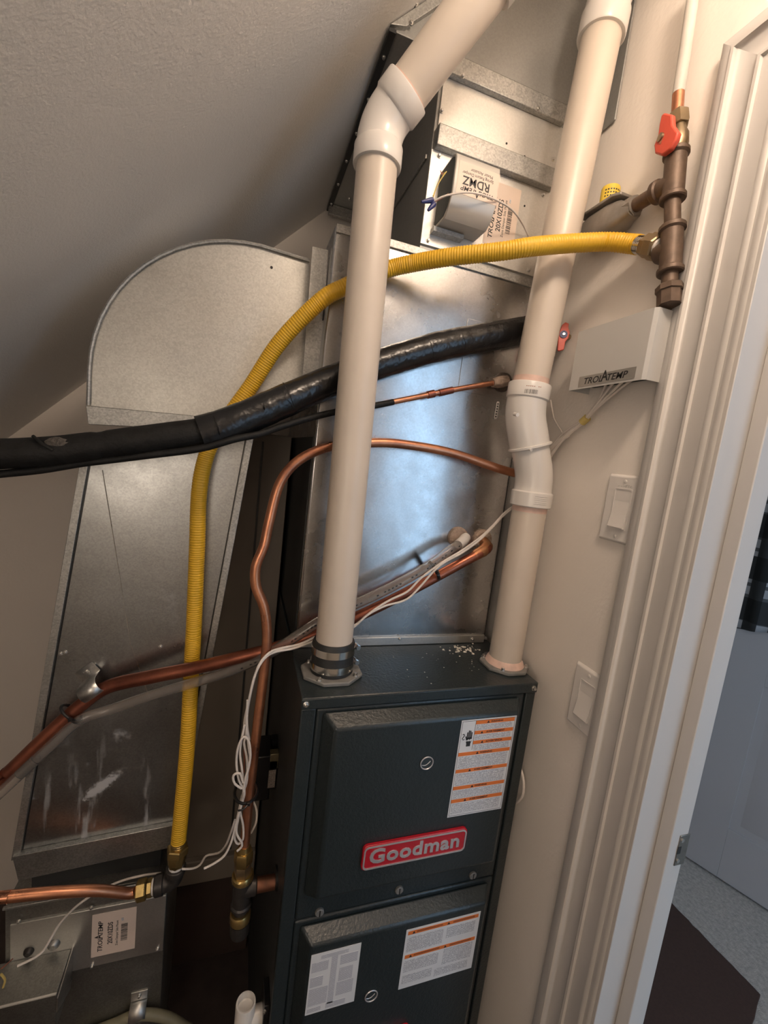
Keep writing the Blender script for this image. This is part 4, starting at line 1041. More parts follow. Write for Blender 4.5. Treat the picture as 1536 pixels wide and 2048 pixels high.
# red quarter-turn valve peeping out behind the intake pipe
rv = thing('ball_valve', 'small red ball valve handle beside the intake pipe near the control box', 'valve', (0.566, 0.724, H + 0.27))
vc = PX(1127, 669, 0.566)
vn = V((-0.45, -0.88, 0.1)).normalized()
lp_ = [PP(x, y, vc, vn) for x, y in ((1131, 644), (1138, 647), (1137, 655), (1140, 664), (1137, 676), (1131, 683), (1128, 699), (1118, 702), (1115, 700), (1117, 670), (1124, 650))]
ho_ = MB().prism(lp_, vn * -0.004).build('handle', 'red', rv, 0.001)
MB().cyl(vc, vc + vn * 0.0015, 0.0072, 20).build('centre_disc', 'blue', ho_)
MB().cyl(vc + vn * 0.0015, vc + vn * 0.0035, 0.0026, 8).build('centre_screw', 'screw', ho_)
MB().sweep([vc - vn * 0.004, vc - vn * 0.010], 0.0058, 14).build('body', 'brassd', rv)
MB().cyl(vc - vn * 0.007, V((XW - 0.0005, vc.y + 0.006, vc.z)), 0.005, 12).build('stub', 'brassd', rv)

# ================================================================== YELLOW GAS HOSE
yh = thing('gas_hose', 'yellow corrugated gas hose crossing both white pipes and dropping at left', 'hose', PY(385, 1400, 0.84))
hb0 = PX(1265, 488, GX - 0.004)
bra = (hb0 - tc2).normalized()
hs_ = tc2 + bra * 0.020
MB().sweep([hs_, hs_ + bra * 0.004], [0.0125, 0.0125], 18).build('thread_tape', 'pvcw', yh)
hexnut(hs_ + bra * 0.004, hs_ + bra * 0.022, 0.0185, yh, 'hex_adapter', 'brassd')
hexnut(hs_ + bra * 0.021, hs_ + bra * 0.032, 0.0165, yh, 'flare_nut', 'brassd')
he = hs_ + bra * 0.045
for k in range(4):
    a = hs_ + bra * (0.032 + 0.0035 * k)
    MB().sweep([a, a + bra * 0.0008, a + bra * 0.0026, a + bra * 0.0034], [0.0118, 0.0132, 0.0132, 0.0118], 18).build('bare_convolution', 'steel', yh)
ctrl = [he, he + bra * 0.012, PY(1215, 484, 0.612), PY(1140, 487, 0.634), PY(1060, 494, 0.642), PY(1000, 503, 0.662), PY(900, 514, 0.708), PY(820, 528, 0.752), PY(770, 541, 0.768), PY(690, 574, 0.772), PY(640, 603, 0.78), PY(560, 684, 0.81), PY(500, 775, 0.832), PY(440, 858, 0.838), PY(415, 905, 0.838), PY(399, 980, 0.838), PY(394, 1100, 0.838), PY(388, 1250, 0.838), PY(383, 1335, 0.838), PY(374, 1500, 0.825), PY(357, 1682, 0.815)]
path = spline(ctrl, 0.0011)
rad = [0.0138 + 0.0005 * math.sin(2 * PI * k / 4.0) for k in range(len(path))]
MB().sweep(path, rad, 20).build('jacket', 'yellow', yh, smooth=60)
en = path[-1]; dn_ = (path[-1] - path[-12]).normalized()
for k in range(3):
    a = en + dn_ * (0.0 + 0.004 * k); MB().sweep([a, a + dn_ * 0.001, a + dn_ * 0.003, a + dn_ * 0.004], [0.0118, 0.0132, 0.0132, 0.0118], 18).build('bare_convolution', 'brass', yh)
hexnut(en + dn_ * 0.011, en + dn_ * 0.027, 0.0205, yh, 'flare_nut', 'brass')
MB().sweep([en + dn_ * 0.026, en + dn_ * 0.036, en + dn_ * 0.050], [0.0185, 0.0175, 0.0150], 8).build('hex_adapter', 'brass', yh)
MB().sweep([en + dn_ * 0.049, en + dn_ * 0.055], 0.0138, 18).build('thread_tape', 'pvcw', yh)
# black elbow and copper branch to the left
gb = thing('copper_branch', 'bright copper branch tube with brass nut and black elbow at lower left', 'gas pipe', PY(200, 1785, 0.80))
q0 = en + dn_ * 0.055
ec2 = PY(335, 1770, q0.y); q2 = PY(300, 1780, q0.y)
dd = (q2 - ec2).normalized()
ecc = q0 + dn_ * 0.030
pe = elbow_path(ecc, dn_, dd, 0.016, 8)
MB().sweep([q0, q0 + dn_ * 0.0015, q0 + dn_ * 0.010, q0 + dn_ * 0.012] + pe + [ecc + dd * 0.019, ecc + dd * 0.021, ecc + dd * 0.034, ecc + dd * 0.036], [0.0175, 0.0190, 0.0190, 0.0165] + [0.016] * len(pe) + [0.0165, 0.0190, 0.0190, 0.0175], 20).build('iron_elbow', 'irond', gb)
n0 = ecc + dd * 0.036
MB().sweep([n0, n0 + dd * 0.004], 0.0142, 16).build('thread_tape', 'pvcw', gb)
hexnut(n0 + dd * 0.004, n0 + dd * 0.013, 0.0160, gb, 'hex_adapter', 'brass')
hexnut(n0 + dd * 0.014, n0 + dd * 0.032, 0.0185, gb, 'flare_nut', 'brass')
n1 = n0 + dd * 0.032
MB().tube([n1, n1 + dd * 0.012, PY(200, 1781, 0.80), PY(120, 1784, 0.79), PY(40, 1791, 0.785), *run_on([PY(-30, 1799, 0.78), PY(-90, 1806, 0.78)], 0.02)], 0.0095, 18, 0.012).build('tube', 'copper', gb)

# ================================================================== COPPER FURNACE GAS TUBE
gt = thing('copper_gas_tube', 'bent copper tube looping behind the exhaust pipe down to iron fittings', 'gas pipe', PY(485, 1750, 0.70))
tp = [PY(1046, 950, 0.748), PY(1000, 938, 0.752), PY(900, 905, 0.760), PY(800, 888, 0.760), PY(735, 886, 0.758), PY(662, 893, 0.755), PY(600, 919, 0.752), PY(560, 966, 0.748), PY(538, 1045, 0.742), PY(528, 1092, 0.738), PY(512, 1132, 0.735), PY(512, 1172, 0.733), PY(528, 1215, 0.730), PY(534, 1272, 0.728), PY(527, 1350, 0.725), PY(515, 1450, 0.716), PY(501, 1570, 0.708), PY(489, 1692, 0.700)]
MB().tube(tp, 0.0086, 16, 0.010).build('tube', 'copper', gt)
fa = tp[-1]
def Gt(x, y): return PY(x, y, 0.700)
MB().sweep([Gt(488, 1690), Gt(487, 1706)], [0.010, 0.0125], 16).build('ferrule', 'brass', gt)
hexnut(Gt(488, 1700), Gt(486, 1726), 0.0168, gt, 'flare_nut', 'brass')
hexnut(Gt(486, 1724), Gt(485, 1748), 0.0150, gt, 'hex_adapter', 'brassd')
MB().sweep([Gt(486, 1746), Gt(486, 1749), Gt(485, 1756), Gt(485, 1760)], [0.017, 0.0192, 0.0192, 0.016], 20).build('union_ring', 'brass', gt)
m_ = banded([Gt(485, 1756), Gt(482, 1812)], 0.0160, 0.0185, 'tee', 'irond')
tq = Gt(484, 1776)
m_.sweep([tq, V((tq.x + 0.024, tq.y, tq.z)), V((tq.x + 0.026, tq.y, tq.z))], [0.0155, 0.0155, 0.0135], 18)
m_.build('tee', 'irond', gt)
MB().sweep([(tq.x + 0.022, tq.y, tq.z), (FX0 - 0.0015, tq.y, tq.z)], 0.0125, 16).build('inlet_nipple', copper('stained_iron', (0.30, 0.14, 0.09), (0.10, 0.07, 0.06), 0.45), gt)
MB().sweep([Gt(482, 1808), Gt(481, 1826)], 0.0125, 16).build('nipple', 'irond', gt)
MB().sweep([Gt(481, 1822), Gt(481, 1825), Gt(480, 1838), Gt(480, 1842)], [0.0165, 0.0185, 0.0185, 0.014], 20).build('union_ring', 'brass', gt)
MB().sweep([Gt(480, 1840), Gt(479, 1864), Gt(479, 1868)], [0.0178, 0.0172, 0.013], 18).build('drip_cap', 'irond', gt)

# ================================================================== REFRIGERANT LINES
sl = thing('suction_line', 'thick black foam and tape covered refrigerant line sweeping across to the left edge', 'refrigerant line', PY(600, 780, 0.75))
sp_ = [PY(1075, 655, 0.770), PY(1040, 663, 0.769), PY(960, 677, 0.769), PY(880, 693, 0.769), PY(800, 716, 0.770), PY(720, 742, 0.770), PY(640, 772, 0.766), PY(560, 806, 0.750), PY(500, 832, 0.738), PY(440, 856, 0.728), PY(400, 867, 0.724)]
sp2 = [PY(425, 860, 0.726), PY(380, 867, 0.722), PY(300, 878, 0.718), PY(200, 891, 0.716), PY(100, 903, 0.716), PY(0, 908, 0.716), PY(-80, 912, 0.716)]
def lumpy(ctrl, r, amp, seed, step=0.006, taper=None):
    P_ = spline(ctrl, step); rj = random.Random(seed); R_ = []
    ph = [rj.uniform(0, 6) for _ in range(4)]
    for i in range(len(P_)):
        t = i * step
        R_.append(r * (1 + amp * (math.sin(t * 60 + ph[0]) * 0.4 + math.sin(t * 113 + ph[1]) * 0.3 + math.sin(t * 27 + ph[2]) * 0.5)))
    return P_, R_
P_, R_ = lumpy(sp_, 0.0266, 0.018, 4)
# spiral tape laps: a step every few centimetres
for i in range(len(P_)):
    t = (i * 0.006) % 0.042; R_[i] += 0.0007 * (1 - t / 0.042)
o = MB().sweep(P_, R_, 24).build('tape_wrap', 'tape', sl, smooth=50); o['label'] = 'shiny black tape wrapped section'
sp2 = run_on(sp2, 0.035)
P2_, R2_ = lumpy(sp2, 0.0208, 0.02, 9)
for i in range(len(P2_)):
    d = (P2_[i] - PY(205, 893, 0.716)).length
    R2_[i] *= 1 - 0.10 * math.exp(-(d / 0.006) ** 2)
o = MB().sweep(P2_, R2_, 24).build('foam_sleeve', 'foam', sl, smooth=50); o['label'] = 'matte black foam insulation section'
for a, c, nm in (((925, 668), (932, 700), 'tape_edge'), ((860, 682), (868, 722), 'tape_edge'), ((566, 765), (590, 818), 'tape_edge'), ((427, 832), (441, 878), 'tape_edge'), ((524, 795), (530, 835), 'tape_edge')):
    Yf = 0.727 if a[0] > 700 else (0.716 if a[0] > 500 else 0.697)
    p, q = PY(*a, Yf + 0.010), PY(*c, Yf + 0.010); mm = PY((a[0] + c[0]) / 2 + 2, (a[1] + c[1]) / 2, Yf - 0.003)
    MB().sweep([p, p.lerp(mm, 0.6), mm, mm.lerp(q, 0.5), q], 0.0009, 6, flat=0.6).build(nm, 'tape', sl)
# torn flap and loose tape tail
pk = PY(120, 889, 0.7005)
tm = MB().sphere(pk, 0.0115, 16, (1.55, 0.42, 0.70)); rj = random.Random(8)
tm.v = [(x + rj.uniform(-0.0022, 0.0022), y, z + rj.uniform(-0.0022, 0.0022)) for x, y, z in tm.v]
tf = tm.build('torn_patch', paint('torn_foam', (0.075, 0.066, 0.058), 0.8, var=0.5, vs=220, bs_=0.8, bscale=300, bdist=0.003), sl); tf['label'] = 'torn grey brown patch in the foam'
MB().sweep([PY(66, 872, 0.702), PY(84, 888, 0.694), PY(106, 901, 0.695)], 0.0022, 8).build('tear_edge', 'foam', sl)
ll = thing('liquid_line', 'thin copper refrigerant line with black sleeve running under the thick black line', 'refrigerant line', PY(900, 780, 0.77))
lq = [PY(1005, 763, 0.783), PY(950, 772, 0.780), PY(900, 781, 0.779), PY(850, 791, 0.777), PY(785, 804, 0.766)]
MB().tube(lq, 0.0052, 12, 0.01).build('copper_tube', 'copper', ll)
lq2 = [lq[-1] + V((0.001, 0, 0)), PY(745, 812, 0.757), PY(690, 820, 0.755), PY(620, 836, 0.752), PY(560, 854, 0.740), PY(520, 868, 0.725), PY(470, 878, 0.712), PY(400, 897, 0.708), PY(300, 910, 0.710), PY(200, 922, 0.714), PY(160, 927, 0.716), PY(80, 940, 0.716), PY(0, 948, 0.716), PY(-70, 955, 0.716)]
lq2 = run_on(lq2, 0.012)
MB().tube(lq2, 0.0056, 14, 0.01).build('black_sleeve', 'foam', ll)
for a, c, r in (((905, 780), (878, 786), 0.0068), ((868, 787), (855, 790), 0.0074)):
    MB().sweep([PY(*a, 0.779), PY(*c, 0.778)], r, 12).build('joint_coupling', 'copdrain', ll)
MB().sweep([PY(1012, 762, 0.786), PY(995, 765, 0.783), PY(985, 766, 0.782)], [0.012, 0.0115, 0.0085], 14).build('insulation_cuff', 'seal', ll)

# ================================================================== CONDENSATE DRAINS
dp = thing('copper_drain_pipe', 'long copper drain pipe sloping down left across the slanting duct', 'drain pipe', PY(300, 1350, 0.82))
dc = [PY(968, 1088, 0.786), PY(975, 1096, 0.770), PY(960, 1106, 0.762), PY(930, 1122, 0.762), PY(860, 1160, 0.762), PY(780, 1202, 0.762), PY(700, 1240, 0.762), PY(640, 1265, 0.764), PY(560, 1293, 0.768), PY(480, 1314, 0.776), PY(385, 1337, 0.800), PY(300, 1354, 0.815), PY(215, 1374, 0.832), PY(160, 1412, 0.832), PY(100, 1466, 0.826), PY(40, 1524, 0.822), PY(-20, 1582, 0.82), PY(-60, 1622, 0.82)]
Pd = spline(run_on(dc, 0.02), 0.008)
MB().sweep(Pd, [0.0106 + 0.0018 * min(1, max(0, (i - 45) / 40)) for i in range(len(Pd))], 18).build('pipe', 'copdrain', dp)
MB().sweep([PY(966, 1082, 0.790), PY(974, 1092, 0.776), PY(966, 1102, 0.764), PY(948, 1112, 0.762)], [0.0115, 0.0125, 0.0125, 0.0112], 16).build('street_elbow', copper('flux_copper', (0.52, 0.24, 0.12), (0.42, 0.33, 0.18), 0.4), dp)
ct = thing('clear_drain_tube', 'clear plastic drain tube with small black print beside the copper drain pipe', 'drain tube', PY(300, 1400, 0.81))
cc = [PY(928, 1080, 0.784), PY(918, 1089, 0.765), PY(900, 1100, 0.756), PY(860, 1130, 0.751), PY(800, 1165, 0.748), PY(740, 1195, 0.748), PY(680, 1222, 0.748), PY(640, 1242, 0.750), PY(600, 1268, 0.752), PY(540, 1306, 0.760), PY(470, 1338, 0.776), PY(385, 1366, 0.800), PY(300, 1392, 0.816), PY(225, 1418, 0.828), PY(160, 1440, 0.820), PY(100, 1492, 0.816), PY(40, 1548, 0.812), PY(-20, 1604, 0.81)]
Pc = spline(run_on(cc, 0.02), 0.008)
tb = MB().sweep(Pc, 0.0096, 18, caps=False).build('tube', 'clear', ct)
sd = tb.modifiers.new('wall', 'SOLIDIFY'); sd.thickness = 0.0016; sd.offset = -1
MB().sweep([PY(931, 1075, 0.789), PY(926, 1082, 0.776), PY(916, 1090, 0.764)], [0.0112, 0.0112, 0.0104], 16).build('barbed_adapter', 'pvcw', ct)
# print on the tube: short dark marks along it
mk = MB()
for i in range(4, 60):
    if random.random() < 0.30: continue
    if i >= len(Pc) - 1: break
    p = Pc[i]; d = (Pc[i + 1] - Pc[i]).normalized(); n_ = V((0, -1, 0)); n_ = (n_ - d * n_.dot(d)).normalized(); b2 = d.cross(n_)
    c = p + n_ * 0.0098 + b2 * 0.0012
    mk.add([c - b2 * 0.0011, c - b2 * 0.0011 + d * 0.0042, c + b2 * 0.0011 + d * 0.0042, c + b2 * 0.0011], [(0, 1, 2, 3)])
mk.build('printed_marks', 'ink', ct)
# one-hole strap over the drain pipe on the slanting duct
sq = PY(186, 1376, 0.834)
hsx = thing('pipe_strap', 'galvanized one-hole strap holding the copper drain pipe to the slanting duct', 'strap', sq)
ax = (PY(215, 1374, 0.832) - PY(160, 1412, 0.832)).normalized(); nn = V((0, -1, 0)); sdv = ax.cross(nn).normalized()
if sdv.z < 0: sdv = -sdv
vs = []
sarc = [(0.036, 0.0005)] + [(0.0145, 0.001)] + [(0.0150 * math.cos(a), 0.026 + 0.0160 * math.sin(a)) for a in [PI * k / 10 for k in range(11)]] + [(-0.0150, 0.002)]
cpt = V((sq.x, YD, sq.z))
for (u_, v_) in sarc:
    for e_ in (-0.0175, 0.0175):
        vs.append(cpt + sdv * u_ + nn * (v_ + 0.002) + ax * e_)
o = MB().add(vs, [(2 * k, 2 * k + 1, 2 * k + 3, 2 * k + 2) for k in range(len(sarc) - 1)]).build('band', 'galv', hsx, smooth=50)
o.modifiers.new('t', 'SOLIDIFY').thickness = 0.0013
screw(cpt + sdv * 0.027 + nn * 0.003, (0, -1, 0), 0.004, hsx)
def tie(name, c, ax_, r1, r2, label, tail, th=0.0026):
    """nylon cable tie round a bundle"""
    c = V(c); ax_ = V(ax_).normalized(); n_ = V((0, -1, 0)); n_ = (n_ - ax_ * n_.dot(ax_)).normalized(); b2 = ax_.cross(n_)
    o = thing(name, label, 'cable tie', c, None)
    MB().sweep([c + n_ * r2 * math.cos(a) + b2 * r1 * math.sin(a) for a in [2 * PI * k / 20 for k in range(21)]], th, 8, caps=False).build('strap', 'black', o)
    h0 = c + n_ * (r2 + 0.002) + b2 * r1 * 0.2
    MB().box((h0.x - 0.003, h0.y - 0.002, h0.z - 0.003), (h0.x + 0.003, h0.y + 0.003, h0.z + 0.003)).build('head', 'black', o, 0.0006)
    MB().tube([h0, h0 + V(tail) * 0.5 + V((0, -0.004, 0)), h0 + V(tail)], 0.0015, 6, 0.004, flat=0.5).build('tail', 'black', o)
    return o
tie('cable_tie', PY(868, 1141, 0.755), PY(900, 1120, 0.755) - PY(830, 1165, 0.755), 0.020, 0.014, 'black cable tie round the drain pipes in front of the coil cabinet', (-0.004, -0.004, 0.010), 0.0036)
tie('cable_tie', PY(143, 1426, 0.827), PY(160, 1412, 0.82) - PY(100, 1466, 0.82), 0.021, 0.014, 'black cable tie round copper and clear drain beside the galvanized strap', (0.018, -0.006, -0.004))

# ================================================================== THERMOSTAT WIRES
def wire(name, pts_, r, label, cat='cable', mat='wire', group=None, step=0.006):
    o = MB().tube([PY(*p) for p in pts_], r, 8, step).build(name, mat)
    return tag(o, label, cat, group)
wire('thermostat_wire', [(1040, 1003, 0.735), (1010, 1025, 0.752), (985, 1052, 0.760), (960, 1075, 0.757), (925, 1100, 0.742), (895, 1118, 0.738), (868, 1136, 0.738), (840, 1158, 0.740), (815, 1183, 0.740), (780, 1200, 0.742), (745, 1222, 0.742), (710, 1250, 0.744), (680, 1262, 0.745), (640, 1270, 0.742), (600, 1288, 0.736), (560, 1297, 0.728), (538, 1306, 0.715), (518, 1330, 0.706), (505, 1370, 0.702), (495, 1420, 0.70), (494, 1452, 0.70), (498, 1480, 0.699)], 0.0021, 'upper of two white wires running along the drains in front of the coil cabinet')
wire('thermostat_wire', [(1034, 1008, 0.742), (1004, 1034, 0.754), (978, 1062, 0.757), (952, 1086, 0.752), (920, 1108, 0.738), (890, 1124, 0.735), (868, 1142, 0.736), (845, 1168, 0.738), (820, 1194, 0.740), (800, 1204, 0.742), (770, 1212, 0.742), (735, 1230, 0.742), (705, 1256, 0.743), (670, 1268, 0.744), (630, 1281, 0.740), (590, 1296, 0.732), (550, 1304, 0.722), (528, 1318, 0.710), (510, 1350, 0.702), (498, 1400, 0.699), (489, 1445, 0.698), (490, 1480, 0.697)], 0.0021, 'lower of two white wires along the drains, sagging below the copper drain pipe')
wl = thing('wire_coil', 'coiled surplus white thermostat wire hanging on the copper gas tube', 'cable', PY(487, 1570, 0.69))
WY = 0.690
for k, pts_ in enumerate(([(495, 1400), (493, 1450), (497, 1490), (500, 1520), (494, 1550), (487, 1583), (478, 1620), (470, 1660), (470, 1680), (477, 1688), (486, 1678), (486, 1650), (480, 1620), (484, 1590)],
                          [(489, 1450), (480, 1500), (484, 1540), (489, 1583), (486, 1600), (474, 1640), (462, 1685), (448, 1712), (426, 1728), (408, 1737)],
                          [(489, 1583), (478, 1560), (473, 1530), (475, 1500), (483, 1478), (491, 1474), (498, 1484), (501, 1510), (497, 1535), (490, 1560), (487, 1583)],
                          [(483, 1577), (470, 1568), (466, 1555), (470, 1548), (480, 1547), (486, 1565)],
                          [(487, 1583), (494, 1560), (494, 1520), (488, 1485), (492, 1470), (494, 1430)],
                          [(488, 1585), (478, 1630), (473, 1665), (484, 1686), (482, 1695), (474, 1702)],
                          [(505, 1600), (513, 1620), (512, 1645), (502, 1666)])):
    MB().tube([PY(x, y, WY - 0.0045 * (k % 4) if k < 6 else 0.712) for x, y in pts_], 0.0019, 8, 0.005).build('loop', 'wire', wl)
MB().tube([PY(488, 1500, 0.70), PY(489, 1520, 0.70), PY(488, 1545, 0.70)], 0.0013, 6, 0.005).build('conductor', 'wireb', wl)
tie('cable_tie', PY(492, 1583, 0.690), PY(489, 1560, 0.69) - PY(487, 1600, 0.69), 0.019, 0.026, 'black cable tie clamping the coiled white wire to the copper tube', (-0.016, -0.004, -0.006))
wire('damper_wire', [(364, 1738, 0.80), (385, 1737, 0.80), (400, 1730, 0.795), (412, 1712, 0.79), (428, 1708, 0.78), (440, 1704, 0.76), (452, 1690, 0.73), (462, 1665, 0.71), (470, 1640, 0.70)], 0.0020, 'white wire stub sagging between the black elbow and the wire coil')
wire('damper_wire', [(322, 1746, 0.842), (290, 1750, 0.846), (255, 1758, 0.848), (232, 1766, 0.846), (210, 1776, 0.842), (180, 1793, 0.842), (150, 1815, 0.846), (120, 1847, 0.848), (100, 1880, 0.838), (88, 1900, 0.822), (70, 1915, 0.815), (35, 1932, 0.81)], 0.0021, 'white wire curving down to the lower zone damper actuator')
cbx = thing('control_box', 'light grey zone control box on the right wall above the switches', 'control box', (0.56, 0.57, H + 0.2))
BY0, BY1, BX, BZ0, BZ1 = 0.500, 0.6545, 0.5415, H + 0.155, H + 0.2565
sh = MB()
pro = [(XW - 0.0005, BY0), (BX + 0.004, BY0), (BX, BY0 + 0.005), (BX, BY1), (XW - 0.0005, BY1)]
inn = [(XW - 0.0005, BY0 + 0.0015), (BX + 0.005, BY0 + 0.0015), (BX + 0.0015, BY0 + 0.006), (BX + 0.0015, BY1 - 0.0015), (XW - 0.0005, BY1 - 0.0015)]
n = 5
sh.add([(x, y, BZ0) for x, y in pro] + [(x, y, BZ1) for x, y in pro] + [(x, y, BZ0) for x, y in inn] + [(x, y, BZ1 - 0.0015) for x, y in inn],
       [(i, i + 1, n + i + 1, n + i) for i in range(4)] + [(n, n + 1, n + 2, n + 3, n + 4)] + [(2 * n + i + 1, 2 * n + i, 3 * n + i, 3 * n + i + 1) for i in range(4)] + [(3 * n + 4, 3 * n + 3, 3 * n + 2, 3 * n + 1, 3 * n)] + [(i + 1, i, 2 * n + i, 2 * n + i + 1) for i in range(4)])
sh.build('cover', 'box', cbx)
MB().box((BX + 0.010, BY0 + 0.012, BZ0 + 0.010), (XW - 0.001, BY1 - 0.012, BZ0 + 0.020)).build('base_board', 'boxin', cbx)
p = PY(1331, 752, BY0); MB().cyl((XW - 0.012, BY0, BZ0 + 0.010), (XW - 0.012, BY0 - 0.001, BZ0 + 0.010), 0.0022, 10).build('cover_screw', 'screw', cbx)
q = [PX(1159.3, 755.8, BX), PX(1156, 775, BX), PX(1273, 731, BX), PX(1270, 756.6, BX)]
ly1, ly0 = (q[0].y + q[1].y) / 2, (q[2].y + q[3].y) / 2; lz1_, lz0_ = (q[0].z + q[2].z) / 2, (q[1].z + q[3].z) / 2
bf = frame((BX - 0.0002, ly1, lz0_), (0, -1, 0), (0, 0, 1)); bw, bh = ly1 - ly0, lz1_ - lz0_
bl3 = pane(bf, 0, 0, bw, bh, 0, 'name_label', 'ltag', cbx, 0.0003)
logo(bf, bw * 0.50, bh * 0.46, 0.0004, bw * 0.128, bl3)
wb = [(0.560, 0.590), (0.563, 0.575), (0.558, 0.568), (0.566, 0.558), (0.560, 0.548), (0.568, 0.540)]
mids = PX(1171, 840, 0.5765); ends = [PX(1095 + dx, y, 0.5745) for dx, y in ((0, 893), (-2, 903), (-1, 908), (0, 915), (0, 921), (2, 899))]
for k, ((wx, wy), e_) in enumerate(zip(wb, ends)):
    m0_ = mids + V((-0.0015 * (k % 3), 0.003 * ((k * 2) % 3) - 0.003, 0.0022 * (k % 2)))
    a = V((wx, wy, BZ0 + 0.012)); b2 = a.lerp(m0_, 0.35) + V((0.003, -0.004, 0.008))
    o = MB().tube([a, b2, m0_, m0_.lerp(e_, 0.55) + V((0, 0.003, -0.004 + 0.002 * k)), e_, e_ + V((-0.004, 0.03, -0.014))], 0.0021, 8, 0.006).build('control_wire', 'wire')
    tag(o, 'white control wire bundled with its like below the grey control box', 'cable', 'white wires from the control box to the intake pipe')
o = MB().sweep([mids + V((-0.001, 0.006, -0.004)), mids + V((-0.001, -0.005, 0.004))], 0.0072, 12).build('wire_band', 'wirey'); tag(o, 'small yellow band round the white wires below the control box', 'band')
o = MB().tube([PX(x, y, 0.577) for x, y in ((1101, 800), (1104, 818), (1108, 838), (1120, 858), (1131, 876), (1140, 871))], 0.0016, 8, 0.005).build('spare_wire', 'wire'); tag(o, 'single thin white wire dropping beside the upper offset elbow', 'cable')
o = MB().tube([PX(x, y, 0.568) for x, y in ((1036, 1525), (1042, 1540), (1047, 1562), (1046, 1588), (1037, 1602), (1028, 1606))], 0.0028, 8, 0.005).build('power_cable', 'wire'); tag(o, 'short bent white cable at the right edge of the furnace', 'cable')

# ================================================================== SWITCHES
def switch(px_, label, writing):
    ps = [PX(x, y, XW - 0.005) for x, y in px_]
    yf0 = (ps[0].y + ps[2].y) / 2; yn0 = (ps[1].y + ps[3].y) / 2
    z1 = (ps[0].z + ps[1].z) / 2; z0 = (ps[2].z + ps[3].z) / 2
    wd, ht = yf0 - yn0, z1 - z0
    o = thing('light_switch', label, 'switch', (XW, (yf0 + yn0) / 2, z0), 'rocker switches on the right wall')
    del o['group']
    fr = frame((XW, yf0, z0), (0, -1, 0), (0, 0, 1))
    b3 = 0.004
    MB().hexa(on(fr, [(0, 0), (wd, 0), (wd, ht), (0, ht)], 0.0004), on(fr, [(b3, b3), (wd - b3, b3), (wd - b3, ht - b3), (b3, ht - b3)], 0.0062)).build('wall_plate', 'plate', o, 0.0015, seg=3)
    fw, fh = 0.0335, 0.067
    x0, y0 = wd / 2 - fw / 2, ht / 2 - fh / 2
    MB().ring(on(fr, rrect(fw, fh, 0.0015, 3, x0, y0), 0.0060), on(fr, rrect(fw - 0.003, fh - 0.003, 0.001, 3, x0 + 0.0015, y0 + 0.0015), 0.0060), nrm(fr) * 0.0012).build('rocker_frame', 'plate', o)
    rx0, rx1, ry0, ry1, ym = x0 + 0.002, x0 + fw - 0.002, y0 + 0.002, y0 + fh - 0.002, y0 + fh / 2
    sec = [(ry1, 0.0056), (ym, 0.0066), (ry0 + 0.002, 0.0122), (ry0, 0.0112), (ry0, 0.0052), (ry1, 0.0050)]
    MB().prism([fr @ V((rx0, y, n_)) for y, n_ in sec], fr.to_3x3() @ V((rx1 - rx0, 0, 0))).build('rocker', 'plate', o, 0.0005)
    for yy in (ht * 0.90, ht * 0.10):
        p = fr @ V((wd / 2, yy, 0.006)); n_ = nrm(fr)
        sc_ = MB().sweep([p, p + n_ * 0.0012, p + n_ * 0.0016], [0.0030, 0.0028, 0.0018], 12).build('screw', 'plate', o)
    if writing:
        sb = MB()
        for st_k in ([(0, .4), (.02, 0), (.06, .4), (.08, 0), (.13, .45)], [(.2, 0), (.22, .5), (.27, 0), (.3, .5)], [(.36, 0), (.40, .8), (.45, .1), (.50, .8), (.52, 0)], [(.56, .9), (.64, .9), (.56, 0), (.66, .05)], [(.72, .9), (.8, .85), (.72, .1), (.82, 0)], [(.95, .7), (.88, .5), (.88, .05), (.98, 0)]):
            sb.sweep([fr @ V((x0 + 0.004 + 0.027 * a, y0 + fh + 0.0022 + 0.0042 * b_k, 0.0063)) for a, b_k in st_k], 0.00022, 5)
        sb.build('pencil_writing', 'ltag', o)
    return o
switch([(1216.5, 948), (1296, 950.6), (1195, 1077.5), (1268, 1095.8)], 'upper white rocker switch with faint pencil writing, below the control box', True)
switch([(1151.4, 1321.5), (1216, 1360), (1130.6, 1442), (1190, 1487.5)], 'lower white rocker switch on the wall right beside the furnace top', None)

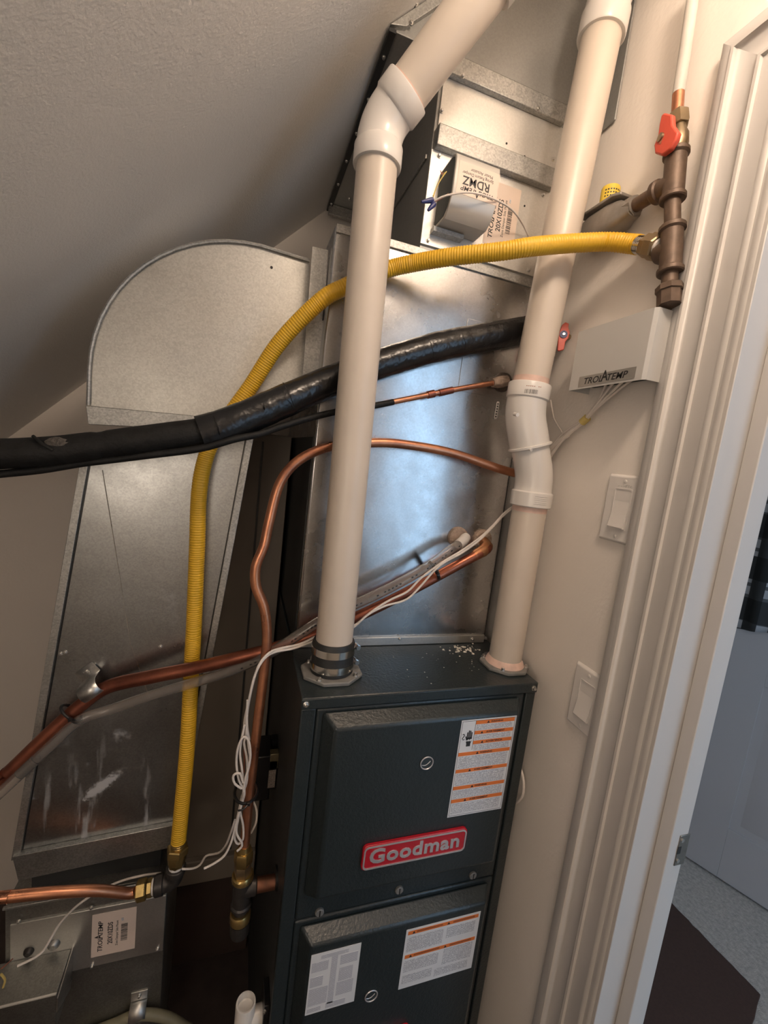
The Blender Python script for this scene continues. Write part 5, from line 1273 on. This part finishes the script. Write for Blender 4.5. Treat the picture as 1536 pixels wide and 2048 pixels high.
# ================================================================== SMALL ITEMS ON THE FURNACE'S LEFT SIDE
sw = thing('flue_pressure_switch', 'small black control with metal bracket and sticker on the furnace left side', 'control', (0.09, 0.83, 0.85))
a = PY(513, 1500, 0.84); c = PY(537, 1592, 0.84)
MB().box((a.x, 0.83, c.z), (c.x, 0.90, a.z - 0.01)).build('housing', 'black', sw, 0.002)
MB().box((c.x, 0.865, c.z + 0.02), (FX0 - 0.0005, 0.885, a.z)).build('arm', 'black', sw)
a = PY(541, 1508, 0.83); c = PY(556, 1536, 0.83)
MB().box((a.x, 0.828, c.z), (FX0 - 0.0005, 0.845, a.z)).build('bracket', 'bracket', sw, 0.001)
a = PY(538, 1541, 0.828); c = PY(549, 1574, 0.828)
MB().box((a.x - 0.001, 0.828, c.z - 0.003), (c.x + 0.001, 0.834, a.z + 0.02)).build('switch_body', 'black', sw)
pane(frame((a.x, 0.8278, c.z), (1, 0, 0), (0, 0, 1)), 0, 0, c.x - a.x, a.z - c.z, 0, 'sticker', fineprint('sticker_print', (0.36, 0.31, 0.27), (0.12, 0.10, 0.09), 2.5), sw)
dr = thing('drain_tee', 'open white PVC drain tee low beside the furnace left side', 'drain fitting', PY(490, 2040, 0.66))
tc_ = PY(492, 2004, 0.66)
tx = tc_ + V((0, 0, -0.09))
mb = MB().sweep([tx, tc_ - V((0, 0, 0.0015)), tc_], [0.0175, 0.0175, 0.0168], 28, caps=False)
mb.sweep([tc_, tc_ - V((0, 0, 0.0001)), tc_ - V((0, 0, 0.013)), tc_ - V((0, 0, 0.014))], [0.0168, 0.0146, 0.0142, 0.0118], 28, caps=False)
mb.sweep([tc_ - V((0, 0, 0.0139)), tc_ - V((0, 0, 0.020)), tc_ - V((0, 0, 0.022))], [0.0118, 0.0116, 0.0110], 24)
mb.build('body', 'pvcw', dr)
MB().sweep([tc_ + V((0.012, 0, -0.036)), V((FX0 - 0.006, tc_.y, tc_.z - 0.036))], 0.0150, 20).build('branch', 'pvcw', dr)
MB().box((FX0 - 0.010, tc_.y - 0.022, tc_.z - 0.07), (FX0 - 0.0005, tc_.y + 0.022, tc_.z + 0.012)).build('bracket', 'black', dr, 0.001)
for zz in (0.003, -0.035):
    screw((FX0 - 0.009, tc_.y - 0.0222, tc_.z + zz), (-0.3, -1, 0), 0.0038, dr)
